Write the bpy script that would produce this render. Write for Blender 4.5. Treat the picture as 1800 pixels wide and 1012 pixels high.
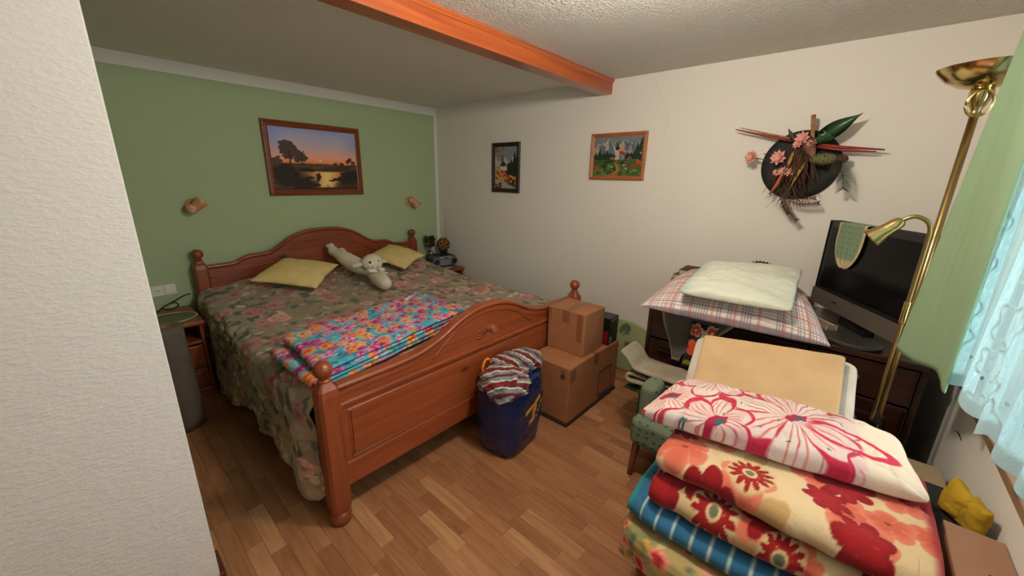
import bpy, bmesh, math, random
import numpy as np
from mathutils import Vector, Matrix

for o in list(bpy.data.objects): bpy.data.objects.remove(o)
scn = bpy.context.scene
COL = scn.collection
PI = math.pi

def S(r, g, b):
    f = lambda c: (c/255)/12.92 if c/255 <= .04045 else (((c/255)+.055)/1.055)**2.4
    return (f(r), f(g), f(b))
def S4(c): return (*S(*c), 1)

# ------------------------------------------------------------------ camera
cam_d = bpy.data.cameras.new('camera'); cam = bpy.data.objects.new('camera', cam_d); COL.objects.link(cam)
cam_d.sensor_width = 36; cam_d.lens = 676.91/1800*36; cam_d.clip_start = .02
YAW, PIT, ROL = math.radians(41.421), math.radians(15.849), math.radians(1.216)
fw = Vector((math.cos(YAW)*math.cos(PIT), math.sin(YAW)*math.cos(PIT), -math.sin(PIT)))
rt = Vector((math.sin(YAW), -math.cos(YAW), 0)); up = rt.cross(fw)
r2 = rt*math.cos(ROL)+up*math.sin(ROL); u2 = -rt*math.sin(ROL)+up*math.cos(ROL)
M = Matrix((r2, u2, -fw)).transposed().to_4x4(); M.translation = (0, 0, 1.52)
cam.matrix_world = M
scn.camera = cam

# ------------------------------------------------------------------ world, light, exposure
scn.view_settings.view_transform = 'Standard'; scn.view_settings.look = 'None'
scn.view_settings.gamma = 1; scn.view_settings.use_curve_mapping = False
scn.view_settings.exposure = 0.40
SKY_STRENGTH = 7.0
LAMP_POWER = 40.0
w = bpy.data.worlds.new('world'); scn.world = w; w.use_nodes = True
bg = w.node_tree.nodes['Background']; bg.inputs[0].default_value = (.86, .93, 1.0, 1); bg.inputs[1].default_value = SKY_STRENGTH
LAMP = (1.15, .55, 2.118)
WX, GY, EY, HC = 2.848, 3.68, -.44, 2.24      # white wall x, green wall y, window wall y, ceiling
WIN = (.50, 1.98, .80, 2.03)                   # window opening x0 x1 z0 z1
pd = bpy.data.lights.new('window_portal', 'AREA'); pd.shape = 'RECTANGLE'; pd.size = WIN[1]-WIN[0]; pd.size_y = WIN[3]-WIN[2]
pd.cycles.is_portal = True
po = bpy.data.objects.new('window_portal', pd); COL.objects.link(po)
po.location = ((WIN[0]+WIN[1])/2, EY-.20, (WIN[2]+WIN[3])/2); po.rotation_euler = (PI/2, 0, 0)

# ------------------------------------------------------------------ helpers: noise
def _h(i, j, s):
    i = i.astype(np.int64); j = j.astype(np.int64)
    n = (i*374761393 + j*668265263 + s*2147483647) & 0x7fffffff
    n = ((n ^ (n >> 13))*1274126177) & 0x7fffffff
    n = ((n ^ (n >> 16))*1103515245) & 0x7fffffff
    return ((n >> 8) & 0xffff)/65535.0
def vn(x, y, s=0):
    x = np.asarray(x, float); y = np.asarray(y, float)
    i = np.floor(x); j = np.floor(y); fx = x-i; fy = y-j
    fx = fx*fx*(3-2*fx); fy = fy*fy*(3-2*fy)
    return (_h(i, j, s)*(1-fx)+_h(i+1, j, s)*fx)*(1-fy)+(_h(i, j+1, s)*(1-fx)+_h(i+1, j+1, s)*fx)*fy
def fbm(x, y, s=0, o=3):
    t = 0; a = .5
    for k in range(o): t = t+a*(vn(x*2**k, y*2**k, s+k)-.5)*2; a *= .5
    return t
def sm(a, b, x): 
    t = np.clip((x-a)/(b-a), 0, 1); return t*t*(3-2*t)
def lin(C):
    c = np.clip(np.asarray(C, float)/255, 0, 1)
    return np.where(c <= .04045, c/12.92, ((c+.055)/1.055)**2.4)

# ------------------------------------------------------------------ helpers: colour canvas for prints and weaves
class Cv:
    def __init__(s, U, V, base):
        s.U = np.asarray(U, float); s.V = np.asarray(V, float); s.C = np.empty(s.U.shape+(3,)); s.C[:] = base
    def fill(s, m, col, a=1.0):
        m = np.clip(np.asarray(m, float), 0, 1)[..., None]*a
        s.C = s.C*(1-m)+np.array(col, float)*m
    def _near(s, cx, cy, r):
        return np.nonzero((abs(s.U-cx) < r) & (abs(s.V-cy) < r))
    def blob(s, cx, cy, rx, ry, rot, col, rough=.25, seed=0, a=1.0, grad=None):
        ix = s._near(cx, cy, max(rx, ry)*1.6)
        if len(ix[0]) == 0: return
        x = s.U[ix]-cx; y = s.V[ix]-cy; c, n = math.cos(rot), math.sin(rot)
        X = (x*c+y*n)/rx; Y = (-x*n+y*c)/ry
        d = np.sqrt(X*X+Y*Y)+rough*(vn(X*2.1+seed*3.1, Y*2.1+seed, seed)-.5)*2
        m = (1-sm(.85, 1.0, d))[:, None]*a
        cc = np.array(col, float)
        if grad is not None: cc = cc*(1-np.clip(d, 0, 1)[:, None])+np.array(grad, float)*np.clip(d, 0, 1)[:, None]
        s.C[ix] = s.C[ix]*(1-m)+cc*m
    def flower(s, cx, cy, r, k, rot, petal, edge=None, center=None, cr=.22, deep=.3, ring=None, seed=0, sq=1.0, line=None):
        ix = s._near(cx, cy, r*1.2)
        if len(ix[0]) == 0: return
        x = s.U[ix]-cx; y = (s.V[ix]-cy)/sq; d = np.hypot(x, y)/r; th = np.arctan2(y, x)+rot
        R = (1-deep)+deep*np.abs(np.cos(th*k/2))**.7+.07*(vn(th*k*.5+9, d*2+seed, seed)-.5)
        m = 1-sm(.94, 1.0, d/R)
        pc = np.array(petal, float); c = np.tile(pc, (len(d), 1))
        if edge is not None:
            e = sm(.45, .95, d/R)[:, None]; c = c*(1-e)+np.array(edge, float)*e
        if line is not None:
            l = ((1-sm(.0, .12, np.abs(np.sin(th*k/2+PI/2))))*sm(.2, .35, d)*.7)[:, None]; c = c*(1-l)+np.array(line, float)*l
        if ring is not None:
            q = ((1-sm(cr*1.35, cr*1.6, d)))[:, None]; c = c*(1-q)+np.array(ring, float)*q
        if center is not None:
            q = (1-sm(cr*.8, cr, d))[:, None]; c = c*(1-q)+np.array(center, float)*q
        m = m[:, None]; s.C[ix] = s.C[ix]*(1-m)+c*m
    def line(s, pts, wd, col, a=1.0):
        best = np.full(s.U.shape, 9e9)
        for (x0, y0), (x1, y1) in zip(pts[:-1], pts[1:]):
            dx, dy = x1-x0, y1-y0; L = dx*dx+dy*dy+1e-12
            t = np.clip(((s.U-x0)*dx+(s.V-y0)*dy)/L, 0, 1)
            best = np.minimum(best, np.hypot(s.U-x0-t*dx, s.V-y0-t*dy))
        s.fill(1-sm(wd*.35, wd*.65, best), col, a)
    def poly(s, pts, col, a=1.0):
        ins = np.zeros(s.U.shape, bool); n = len(pts)
        for i in range(n):
            x0, y0 = pts[i]; x1, y1 = pts[(i+1) % n]
            c = ((y0 > s.V) != (y1 > s.V)) & (s.U < (x1-x0)*(s.V-y0)/((y1-y0) or 1e-9)+x0)
            ins ^= c
        s.fill(ins, col, a)

# ------------------------------------------------------------------ helpers: objects
def tag(o, label, cat, group=None):
    o['label'] = label; o['category'] = cat
    if group: o['group'] = group
    return o
def thing(name, loc, label=None, cat=None, group=None):
    o = bpy.data.objects.new(name, None); o.empty_display_size = .05; COL.objects.link(o); o.location = loc
    if label: tag(o, label, cat, group)
    return o
def wloc(o):
    v = Vector(o.location)
    while o.parent: o = o.parent; v = v+Vector(o.location)
    return v
def mk(name, V, F, mat, parent=None, smooth=True, col=None, label=None, origin=None):
    """V world coords; F list/array of faces; col per-vertex sRGB 0-255."""
    V = np.asarray(V, float).reshape(-1, 3)
    me = bpy.data.meshes.new(name)
    if parent is not None: org = np.array(wloc(parent))
    elif origin is not None: org = np.array(origin, float)
    else: org = np.array([(V[:, 0].min()+V[:, 0].max())/2, (V[:, 1].min()+V[:, 1].max())/2, V[:, 2].min()])
    me.from_pydata((V-org).tolist(), [], F.tolist() if hasattr(F, 'tolist') else F)
    if smooth: me.polygons.foreach_set('use_smooth', [True]*len(me.polygons))
    if col is not None:
        a = me.color_attributes.new('Col', 'FLOAT_COLOR', 'POINT')
        c = np.ones((len(V), 4)); c[:, :3] = lin(np.asarray(col).reshape(-1, 3)); a.data.foreach_set('color', c.ravel())
    me.update()
    o = bpy.data.objects.new(name, me); COL.objects.link(o)
    if mat: me.materials.append(mat)
    if parent is not None: o.parent = parent
    else: o.location = org
    if label: o['label'] = label
    return o
def from_bm(name, bm, mat, parent=None, smooth=False, label=None):
    bmesh.ops.recalc_face_normals(bm, faces=bm.faces)
    bm.verts.index_update()
    V = [v.co[:] for v in bm.verts]; F = [[v.index for v in f.verts] for f in bm.faces]; bm.free()
    o = mk(name, V, F, mat, parent, smooth, None, label)
    if smooth: auto(o)
    return o
def auto(o, ang=40):
    me = o.data; bm = bmesh.new(); bm.from_mesh(me)
    for e in bm.edges:
        if len(e.link_faces) == 2: e.smooth = e.calc_face_angle(0) < math.radians(ang)
    bm.to_mesh(me); bm.free()
def struct(o): o['kind'] = 'structure'; return o

def bbox(bm, x0, x1, y0, y1, z0, z1, bev=0, seg=2, mat=None):
    r = bmesh.ops.create_cube(bm, size=1)
    for v in r['verts']: v.co = Vector((x0+(v.co.x+.5)*(x1-x0), y0+(v.co.y+.5)*(y1-y0), z0+(v.co.z+.5)*(z1-z0)))
    if mat is not None:
        for v in r['verts']: v.co = mat @ v.co
    if bev:
        es = list({e for v in r['verts'] for e in v.link_edges})
        bmesh.ops.bevel(bm, geom=es, offset=bev, segments=seg, affect='EDGES', profile=.5)
def box(name, x0, x1, y0, y1, z0, z1, mat, parent=None, bev=.004, seg=2, label=None, xf=None):
    bm = bmesh.new(); bbox(bm, x0, x1, y0, y1, z0, z1, bev, seg, xf)
    return from_bm(name, bm, mat, parent, False, label)
def boxes(name, L, mat, parent=None, bev=.003, label=None, xf=None):
    bm = bmesh.new()
    for b in L: bbox(bm, *b, bev, 1, xf)
    return from_bm(name, bm, mat, parent, False, label)
def frame_from(d):
    d = Vector(d).normalized(); a = Vector((0, 0, 1)) if abs(d.z) < .9 else Vector((1, 0, 0))
    x = a.cross(d).normalized(); y = d.cross(x); return x, y, d
def lathe_v(prof, base, axis=(0, 0, 1), n=24):
    """prof list (r, h). returns V,F"""
    x, y, d = frame_from(axis); b = Vector(base); V = []; F = []
    for r, h in prof:
        for k in range(n):
            a = 2*PI*k/n; V.append((b+d*h+(x*math.cos(a)+y*math.sin(a))*max(r, 1e-4))[:])
    m = len(prof)
    for i in range(m-1):
        for k in range(n):
            F.append([i*n+k, i*n+(k+1) % n, (i+1)*n+(k+1) % n, (i+1)*n+k])
    F.append(list(range(n))[::-1]); F.append([(m-1)*n+k for k in range(n)])
    return V, F
def lathe(name, prof, base, mat, parent=None, axis=(0, 0, 1), n=24, label=None):
    V, F = lathe_v(prof, base, axis, n); o = mk(name, V, F, mat, parent, True, None, label); auto(o, 50); return o
def tube_v(pts, r, n=8, off=0):
    pts = [Vector(p) for p in pts]; m = len(pts); V = []; F = []
    rs = r if hasattr(r, '__len__') else [r]*m
    x = None
    for i, p in enumerate(pts):
        d = (pts[min(i+1, m-1)]-pts[max(i-1, 0)]).normalized()
        if x is None: x, y, _ = frame_from(d)
        x = (x-d*x.dot(d)).normalized(); y = d.cross(x)
        for k in range(n):
            a = 2*PI*k/n; V.append((p+(x*math.cos(a)+y*math.sin(a))*rs[i])[:])
    for i in range(m-1):
        for k in range(n): F.append([off+i*n+k, off+i*n+(k+1) % n, off+(i+1)*n+(k+1) % n, off+(i+1)*n+k])
    F.append([off+k for k in range(n)][::-1]); F.append([off+(m-1)*n+k for k in range(n)])
    return V, F
def tube(name, pts, r, mat, parent=None, n=8, label=None):
    V, F = tube_v(pts, r, n); return mk(name, V, F, mat, parent, True, None, label)
def multi(name, parts, mat, parent=None, label=None, smooth=True):
    V = []; F = []
    for v, f in parts:
        k = len(V); V += list(v); F += [[i+k for i in q] for q in f]
    return mk(name, V, F, mat, parent, smooth, None, label)
def smooth_path(P, n):
    P = np.asarray(P, float); m = len(P); out = []
    T = np.linspace(0, m-1, n)
    for t in T:
        i = min(int(t), m-2); f = t-i
        p0 = P[max(i-1, 0)]; p1 = P[i]; p2 = P[i+1]; p3 = P[min(i+2, m-1)]
        out.append(.5*((2*p1)+(p2-p0)*f+(2*p0-5*p1+4*p2-p3)*f*f+(3*p1-p0-3*p2+p3)*f**3))
    return np.array(out)
def resample(P, n):
    P = np.asarray(P, float); d = np.r_[0, np.cumsum(np.linalg.norm(np.diff(P, axis=0), axis=1))]
    t = np.linspace(0, d[-1], n); return np.stack([np.interp(t, d, P[:, k]) for k in range(P.shape[1])], 1)
def quads(nv, nu, closed_u=False):
    i = np.arange(nv*nu).reshape(nv, nu)
    if closed_u: i = np.concatenate([i, i[:, :1]], 1)
    return np.stack([i[:-1, :-1], i[:-1, 1:], i[1:, 1:], i[1:, :-1]], -1).reshape(-1, 4)
def normals(P):
    du = np.gradient(P, axis=1); dv = np.gradient(P, axis=0); n = np.cross(du, dv)
    return n/(np.linalg.norm(n, axis=-1, keepdims=True)+1e-12)
def sheet(name, P, t, mat, parent=None, col=None, label=None):
    """thick cloth from a point grid P (nv,nu,3): top P, underside P - n*t"""
    nv, nu, _ = P.shape; N = normals(P); Q = P-N*t
    V = np.concatenate([P.reshape(-1, 3), Q.reshape(-1, 3)]); k = nv*nu
    f = quads(nv, nu); F = [q for q in f.tolist()]+[q[::-1] for q in (f+k).tolist()]
    i = np.arange(k).reshape(nv, nu); loop = list(i[0])+list(i[1:, -1])+list(i[-1, -2::-1])+list(i[-2:0:-1, 0])
    L = len(loop)
    for a in range(L):
        p, q = int(loop[a]), int(loop[(a+1) % L]); F.append([q, p, p+k, q+k])
    c = None
    if col is not None: c = np.concatenate([col.reshape(-1, 3)]*2)
    return mk(name, V, F, mat, parent, True, c, label)
def bil(c, s, t):
    c = [np.array(p, float) for p in c]; a = (s[..., None]+1)/2; b = (t[..., None]+1)/2
    return c[0]*(1-a)*(1-b)+c[1]*a*(1-b)+c[2]*a*b+c[3]*(1-a)*b
def pillow(name, corners, T, mat, paint=None, parent=None, nu=60, nv=50, pinch=.05, wr=.01, flat=.35, seed=1, pw=.45, label=None, scale=6.0, sag=None, rc=None):
    s, t = np.meshgrid(np.linspace(-1, 1, nu), np.linspace(-1, 1, nv))
    e = lambda q: np.sign(q)*(1-(1-np.abs(q))**1.4)
    s = e(s); t = e(t)
    c = [np.array(p, float) for p in corners]; s0, t0 = s, t
    W = (np.linalg.norm(c[1]-c[0])+np.linalg.norm(c[2]-c[3]))/2; H = (np.linalg.norm(c[3]-c[0])+np.linalg.norm(c[2]-c[1]))/2
    en = vn(t*2.5+seed*7, s*0+seed, seed); em = vn(s*2.5+seed*5, t*0+seed+3, seed+1)
    s2 = s*(1-pinch*(1-t**2)*(.6+.8*en)); t2 = t*(1-pinch*(1-s**2)*(.6+.8*em))
    if rc:
        q = np.maximum(np.abs(s), np.abs(t))/((np.abs(s)**rc+np.abs(t)**rc)**(1/rc)+1e-9); q = 1-(1-q)*np.maximum(np.abs(s), np.abs(t))**2; s2 = s2*q; t2 = t2*q
    B = bil(corners, s2, t2); n = np.cross(c[1]-c[0], c[3]-c[0]); n /= np.linalg.norm(n)
    h = np.clip((1-s*s)*(1-t*t), 0, 1)**pw
    wz = fbm(s*W*scale+seed, t*H*scale+seed*2, seed, 4)*wr*np.minimum(1, h*2)
    wz2 = fbm(s*W*scale+seed+40, t*H*scale, seed+9, 3)*wr*np.minimum(1, h*2)
    top = B+n*((T*(1-flat))*h+wz)[..., None]; bot = B-n*(T*flat*h+wz2*.5)[..., None]
    if sag is not None:
        dz = sag(s, t); top[..., 2] += dz; bot[..., 2] += dz
    k = nu*nv; V = np.concatenate([top.reshape(-1, 3), bot.reshape(-1, 3)])
    f = quads(nv, nu); g = (f+k)
    i = np.arange(k).reshape(nv, nu); bd = np.zeros((nv, nu), bool); bd[0] = bd[-1] = True; bd[:, 0] = bd[:, -1] = True
    mp = np.arange(2*k); mp[k+i[bd]] = i[bd]; g = mp[g]
    use = np.concatenate([np.arange(k), k+i[~bd]]); re = np.zeros(2*k, int); re[use] = np.arange(len(use))
    F = np.concatenate([f, g[:, ::-1]]); F = re[F]; V = V[use]
    col = None
    if paint is not None:
        U2 = (s+1)/2*W; V2 = (t+1)/2*H
        ct = paint(U2, V2); col = np.concatenate([ct.reshape(-1, 3), ct.reshape(-1, 3)])[use]
    return mk(name, V, F, mat, parent, True, col, label)
def serp(name, path, A, B, th, mat, paint=None, parent=None, K=90, n=60, wr=.006, seed=3, label=None, ends=.05, xdir=None, wob=.012):
    """thick sheet following a 2-D path (x,z offsets) swept from A to B (horizontal)"""
    A = np.array(A, float); B = np.array(B, float); D = B-A; L = np.linalg.norm(D[:2]); d = D/L
    xd = np.array([d[1], -d[0], 0]) if xdir is None else np.array(xdir, float); zd = np.array([0, 0, 1.])
    C = resample(smooth_path(path, 300), K); tg = np.gradient(C, axis=0); tg /= np.linalg.norm(tg, axis=1, keepdims=True)
    nm = np.stack([-tg[:, 1], tg[:, 0]], 1); s = np.r_[0, np.cumsum(np.linalg.norm(np.diff(C, axis=0), axis=1))]
    Y = np.linspace(0, 1, n); Y = .5-.5*np.cos(Y*PI); Y = .35*Y+.65*np.linspace(0, 1, n)
    rows = []; SS = []; YY = []
    cap = [(-.25, .8), (-.4, .45), (-.45, 0), (-.4, -.45), (-.25, -.8)]
    for y in Y:
        e = min(y, 1-y)*L/ends; f = 1.0 if e >= 1 else .25+.75*math.sqrt(max(0, 1-(1-e)**2))
        h = th/2*f
        wv = fbm(s*7+seed, np.full(K, y*L*7), seed, 3)*wr; wv2 = fbm(s*7+seed+31, np.full(K, y*L*7), seed+5, 3)*wr*.6
        Cw = C+np.stack([wob*fbm(s*3+seed, np.full(K, y*L*4.), seed+11, 2)+wob*.5*fbm(s*9+seed, np.full(K, y*L*11.), seed+13, 2), .004*fbm(s*2+seed, np.full(K, y*L*6.), seed+17, 2)*(wob > .015)], 1)
        upv = Cw+nm*(h+wv)[:, None]; lo = Cw-nm*(h+wv2)[:, None]
        ends_y = np.interp(np.linspace(0, 1, K), [0, 1], [0, 0])
        loop = list(upv)+[Cw[-1]+tg[-1]*h*-c0*2+nm[-1]*h*c1 for c0, c1 in cap]+list(lo[::-1])+[Cw[0]+tg[0]*h*c0*2-nm[0]*h*c1 for c0, c1 in cap]
        sl = list(s)+[s[-1]]*5+list(s[::-1])+[0]*5
        loop = np.array(loop); yw = y*L+.012*fbm(np.array(sl)*5, np.full(len(sl), seed*1.), seed, 2)*(1 if (y in (Y[0], Y[-1]) or e < 1) else 0)
        rows.append(A+D*0+d*np.array(yw)[:, None]*np.array([1, 1, 1])+xd*loop[:, :1]+zd*loop[:, 1:]); SS.append(sl); YY.append([y*L]*len(sl))
    P = np.array(rows); nv, nu, _ = P.shape; F = quads(nv, nu, True).tolist()
    for r, rev in ((0, False), (nv-1, True)):
        b = r*nu
        for i in range(K-1):
            q = [b+i, b+i+1, b+(2*K+5-1-(i+1)), b+(2*K+5-1-i)]; F.append(q if rev else q[::-1])
    col = None
    if paint is not None: col = paint(np.array(SS), np.array(YY))
    return mk(name, P.reshape(-1, 3), F, mat, parent, True, col, label)
def lump(name, c, rad, mat, amp=.2, fr=2.5, seed=1, paint=None, parent=None, n=48, m=32, flatb=.0, label=None, rot=0, pw=1.0):
    th, ph = np.meshgrid(np.linspace(0, 2*PI, n, endpoint=False), np.linspace(.02, PI-.02, m))
    x = np.cos(th)*np.sin(ph); y = np.sin(th)*np.sin(ph); z = np.cos(ph)
    if pw != 1: x, y, z = [np.sign(q)*np.abs(q)**pw for q in (x, y, z)]
    g = 1+amp*(fbm(x*fr+seed, y*fr+z*fr*1.3+seed, seed, 4)+fbm(z*fr+seed+20, x*fr-y*fr, seed+4, 3))*.7
    X = x*g*rad[0]; Y = y*g*rad[1]; Z = z*g*rad[2]
    if flatb: Z = np.maximum(Z, -flatb)
    cr, sr = math.cos(rot), math.sin(rot)
    P = np.stack([c[0]+X*cr-Y*sr, c[1]+X*sr+Y*cr, c[2]+Z], -1)
    F = quads(m, n, True)[:, ::-1].tolist(); F.append(list(range(n))); F.append([(m-1)*n+k for k in range(n)][::-1])
    col = None
    if paint is not None: col = paint(X, Y, Z, th, ph)
    return mk(name, P.reshape(-1, 3), F, mat, parent, True, col, label)
def prism(name, outline, y0, y1, mat, parent=None, axis='y', bev=.004, label=None, smooth=False):
    """outline (a,b) extruded along axis. axis y: (x,z); axis x: (y,z); axis z: (x,y)"""
    bm = bmesh.new()
    def P(a, b, t): return (a, t, b) if axis == 'y' else ((t, a, b) if axis == 'x' else (a, b, t))
    v0 = [bm.verts.new(P(a, b, y0)) for a, b in outline]; v1 = [bm.verts.new(P(a, b, y1)) for a, b in outline]
    n = len(outline); bm.faces.new(v0); bm.faces.new(v1[::-1])
    for i in range(n): bm.faces.new([v0[i], v1[i], v1[(i+1) % n], v0[(i+1) % n]])
    bmesh.ops.recalc_face_normals(bm, faces=bm.faces)
    if bev:
        es = [e for e in bm.edges if (e.verts[0] in v0 and e.verts[1] in v0) or (e.verts[0] in v1 and e.verts[1] in v1)]
        bmesh.ops.bevel(bm, geom=es, offset=bev, segments=2, affect='EDGES', profile=.5)
    bmesh.ops.triangulate(bm, faces=[f for f in bm.faces if len(f.verts) > 4])
    return from_bm(name, bm, mat, parent, smooth, label)
def rectring(name, x0, x1, z0, z1, wd, dep, mat, parent, plane, prof=None, label=None):
    """mitred picture frame. plane=('y',Y,-1): lies on plane y=Y and projects towards -y; ('x',X,-1) likewise"""
    if prof is None: prof = [(0, 0), (0, .7), (.12, .9), (.35, 1), (.5, .8), (.62, .85), (.85, .55), (1, .45), (1, 0)]
    V = []; F = []; ax, P0, sg = plane
    for a, b in prof:
        i = a*wd; h = b*dep
        for (x, z) in ((x0+i, z0+i), (x1-i, z0+i), (x1-i, z1-i), (x0+i, z1-i)):
            V.append((x, P0+sg*h, z) if ax == 'y' else (P0+sg*h, x, z))
    m = len(prof)
    for i in range(m-1):
        for k in range(4): F.append([i*4+k, i*4+(k+1) % 4, (i+1)*4+(k+1) % 4, (i+1)*4+k])
    o = mk(name, V, F, mat, parent, False, None, label)
    bm = bmesh.new(); bm.from_mesh(o.data); bmesh.ops.recalc_face_normals(bm, faces=bm.faces); bm.to_mesh(o.data); bm.free()
    return o

# ------------------------------------------------------------------ helpers: materials
def newmat(name):
    m = bpy.data.materials.new(name); m.use_nodes = True; nt = m.node_tree; b = nt.nodes['Principled BSDF']
    return m, nt, b
def N(nt, t, **k):
    n = nt.nodes.new(t)
    for a, v in k.items():
        if a.startswith('i_'): n.inputs[a[2:].replace('_', ' ')].default_value = v
        else: setattr(n, a, v)
    return n
def bump(nt, b, scale, strength, dist=.002, detail=3, tex='NOISE', stretch=None, vec=None):
    if vec is None:
        g = N(nt, 'ShaderNodeNewGeometry'); vec = g.outputs['Position']
    if stretch:
        mp = N(nt, 'ShaderNodeMapping'); mp.inputs['Scale'].default_value = stretch; nt.links.new(vec, mp.inputs[0]); vec = mp.outputs[0]
    if tex == 'NOISE':
        t = N(nt, 'ShaderNodeTexNoise'); t.inputs['Scale'].default_value = scale; t.inputs['Detail'].default_value = detail; out = t.outputs[0]
    else:
        t = N(nt, 'ShaderNodeTexVoronoi'); t.inputs['Scale'].default_value = scale; out = t.outputs['Distance']
    nt.links.new(vec, t.inputs['Vector'])
    bp = N(nt, 'ShaderNodeBump'); bp.inputs['Strength'].default_value = strength; bp.inputs['Distance'].default_value = dist
    nt.links.new(out, bp.inputs['Height']); nt.links.new(bp.outputs[0], b.inputs['Normal'])
    return bp
def plain(name, rgb, rough=.6, metal=0, bs=None, bstr=.3, bdist=.002, var=0, vs=8, spec=.5, stretch=None, tr=0, coat=0):
    m, nt, b = newmat(name); b.inputs['Base Color'].default_value = S4(rgb); b.inputs['Roughness'].default_value = rough
    b.inputs['Metallic'].default_value = metal; b.inputs['Specular IOR Level'].default_value = spec
    if coat: b.inputs['Coat Weight'].default_value = coat
    if var:
        g = N(nt, 'ShaderNodeNewGeometry'); t = N(nt, 'ShaderNodeTexNoise'); t.inputs['Scale'].default_value = vs; t.inputs['Detail'].default_value = 4
        nt.links.new(g.outputs['Position'], t.inputs['Vector'])
        r = N(nt, 'ShaderNodeValToRGB'); c = np.array(rgb, float)
        r.color_ramp.elements[0].position = .3; r.color_ramp.elements[1].position = .7
        r.color_ramp.elements[0].color = S4(np.clip(c*(1-var), 0, 255)); r.color_ramp.elements[1].color = S4(np.clip(c*(1+var), 0, 255))
        nt.links.new(t.outputs[0], r.inputs[0]); nt.links.new(r.outputs[0], b.inputs['Base Color'])
    if bs: bump(nt, b, bs, bstr, bdist, stretch=stretch)
    return m
def wrinkle(nt, bp, scale=9, strength=.55, dist=.012):
    g = N(nt, 'ShaderNodeNewGeometry'); t = N(nt, 'ShaderNodeTexNoise'); t.inputs['Scale'].default_value = scale; t.inputs['Detail'].default_value = 3; t.inputs['Distortion'].default_value = 1.5
    nt.links.new(g.outputs['Position'], t.inputs['Vector']); b2 = N(nt, 'ShaderNodeBump'); b2.inputs['Strength'].default_value = strength; b2.inputs['Distance'].default_value = dist
    nt.links.new(t.outputs[0], b2.inputs['Height']); nt.links.new(b2.outputs[0], bp.inputs['Normal'])
def fabric(name, rough=.9, bs=350, bstr=.25, spec=.2, sheen=.1, bdist=.001, wr=0):
    m, nt, b = newmat(name); a = N(nt, 'ShaderNodeAttribute'); a.attribute_name = 'Col'
    nt.links.new(a.outputs['Color'], b.inputs['Base Color']); b.inputs['Roughness'].default_value = rough
    b.inputs['Specular IOR Level'].default_value = spec; b.inputs['Sheen Weight'].default_value = sheen
    if bs:
        bp = bump(nt, b, bs, bstr, bdist, 2)
        if wr: wrinkle(nt, bp, 10, wr)
    return m
def wood(name, c0, c1, axis='x', rough=.35, scale=1.0, knots=True, coat=.0, c2=None):
    m, nt, b = newmat(name); g = N(nt, 'ShaderNodeNewGeometry'); mp = N(nt, 'ShaderNodeMapping')
    a, c = 1.3*scale, 26*scale
    mp.inputs['Scale'].default_value = (a, c, c) if axis == 'x' else ((c, a, c) if axis == 'y' else (c, c, a))
    nt.links.new(g.outputs['Position'], mp.inputs[0])
    t = N(nt, 'ShaderNodeTexNoise'); t.inputs['Scale'].default_value = 1.6; t.inputs['Detail'].default_value = 5; t.inputs['Distortion'].default_value = .6
    nt.links.new(mp.outputs[0], t.inputs['Vector'])
    r = N(nt, 'ShaderNodeValToRGB'); e = r.color_ramp.elements
    e[0].position = .3; e[0].color = S4(c0); e[1].position = .68; e[1].color = S4(c1)
    nt.links.new(t.outputs[0], r.inputs[0]); out = r.outputs[0]
    if knots:
        mp2 = N(nt, 'ShaderNodeMapping'); mp2.inputs['Scale'].default_value = (2.6, 5, 5) if axis == 'x' else ((5, 2.6, 5) if axis == 'y' else (5, 5, 2.6))
        nt.links.new(g.outputs['Position'], mp2.inputs[0])
        v = N(nt, 'ShaderNodeTexVoronoi'); v.inputs['Scale'].default_value = 1.0; nt.links.new(mp2.outputs[0], v.inputs['Vector'])
        k = N(nt, 'ShaderNodeValToRGB'); k.color_ramp.elements[0].position = .045; k.color_ramp.elements[0].color = (1, 1, 1, 1)
        k.color_ramp.elements[1].position = .13; k.color_ramp.elements[1].color = (0, 0, 0, 1); nt.links.new(v.outputs['Distance'], k.inputs[0])
        mx = N(nt, 'ShaderNodeMix', data_type='RGBA'); nt.links.new(k.outputs[0], mx.inputs[0]); nt.links.new(out, mx.inputs[6])
        mx.inputs[7].default_value = S4(np.array(c0)*.45); out = mx.outputs[2]
    nt.links.new(out, b.inputs['Base Color']); b.inputs['Roughness'].default_value = rough
    if coat: b.inputs['Coat Weight'].default_value = coat; b.inputs['Coat Roughness'].default_value = .25
    bp = N(nt, 'ShaderNodeBump'); bp.inputs['Strength'].default_value = .12; bp.inputs['Distance'].default_value = .002
    nt.links.new(t.outputs[0], bp.inputs['Height']); nt.links.new(bp.outputs[0], b.inputs['Normal'])
    return m

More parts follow.
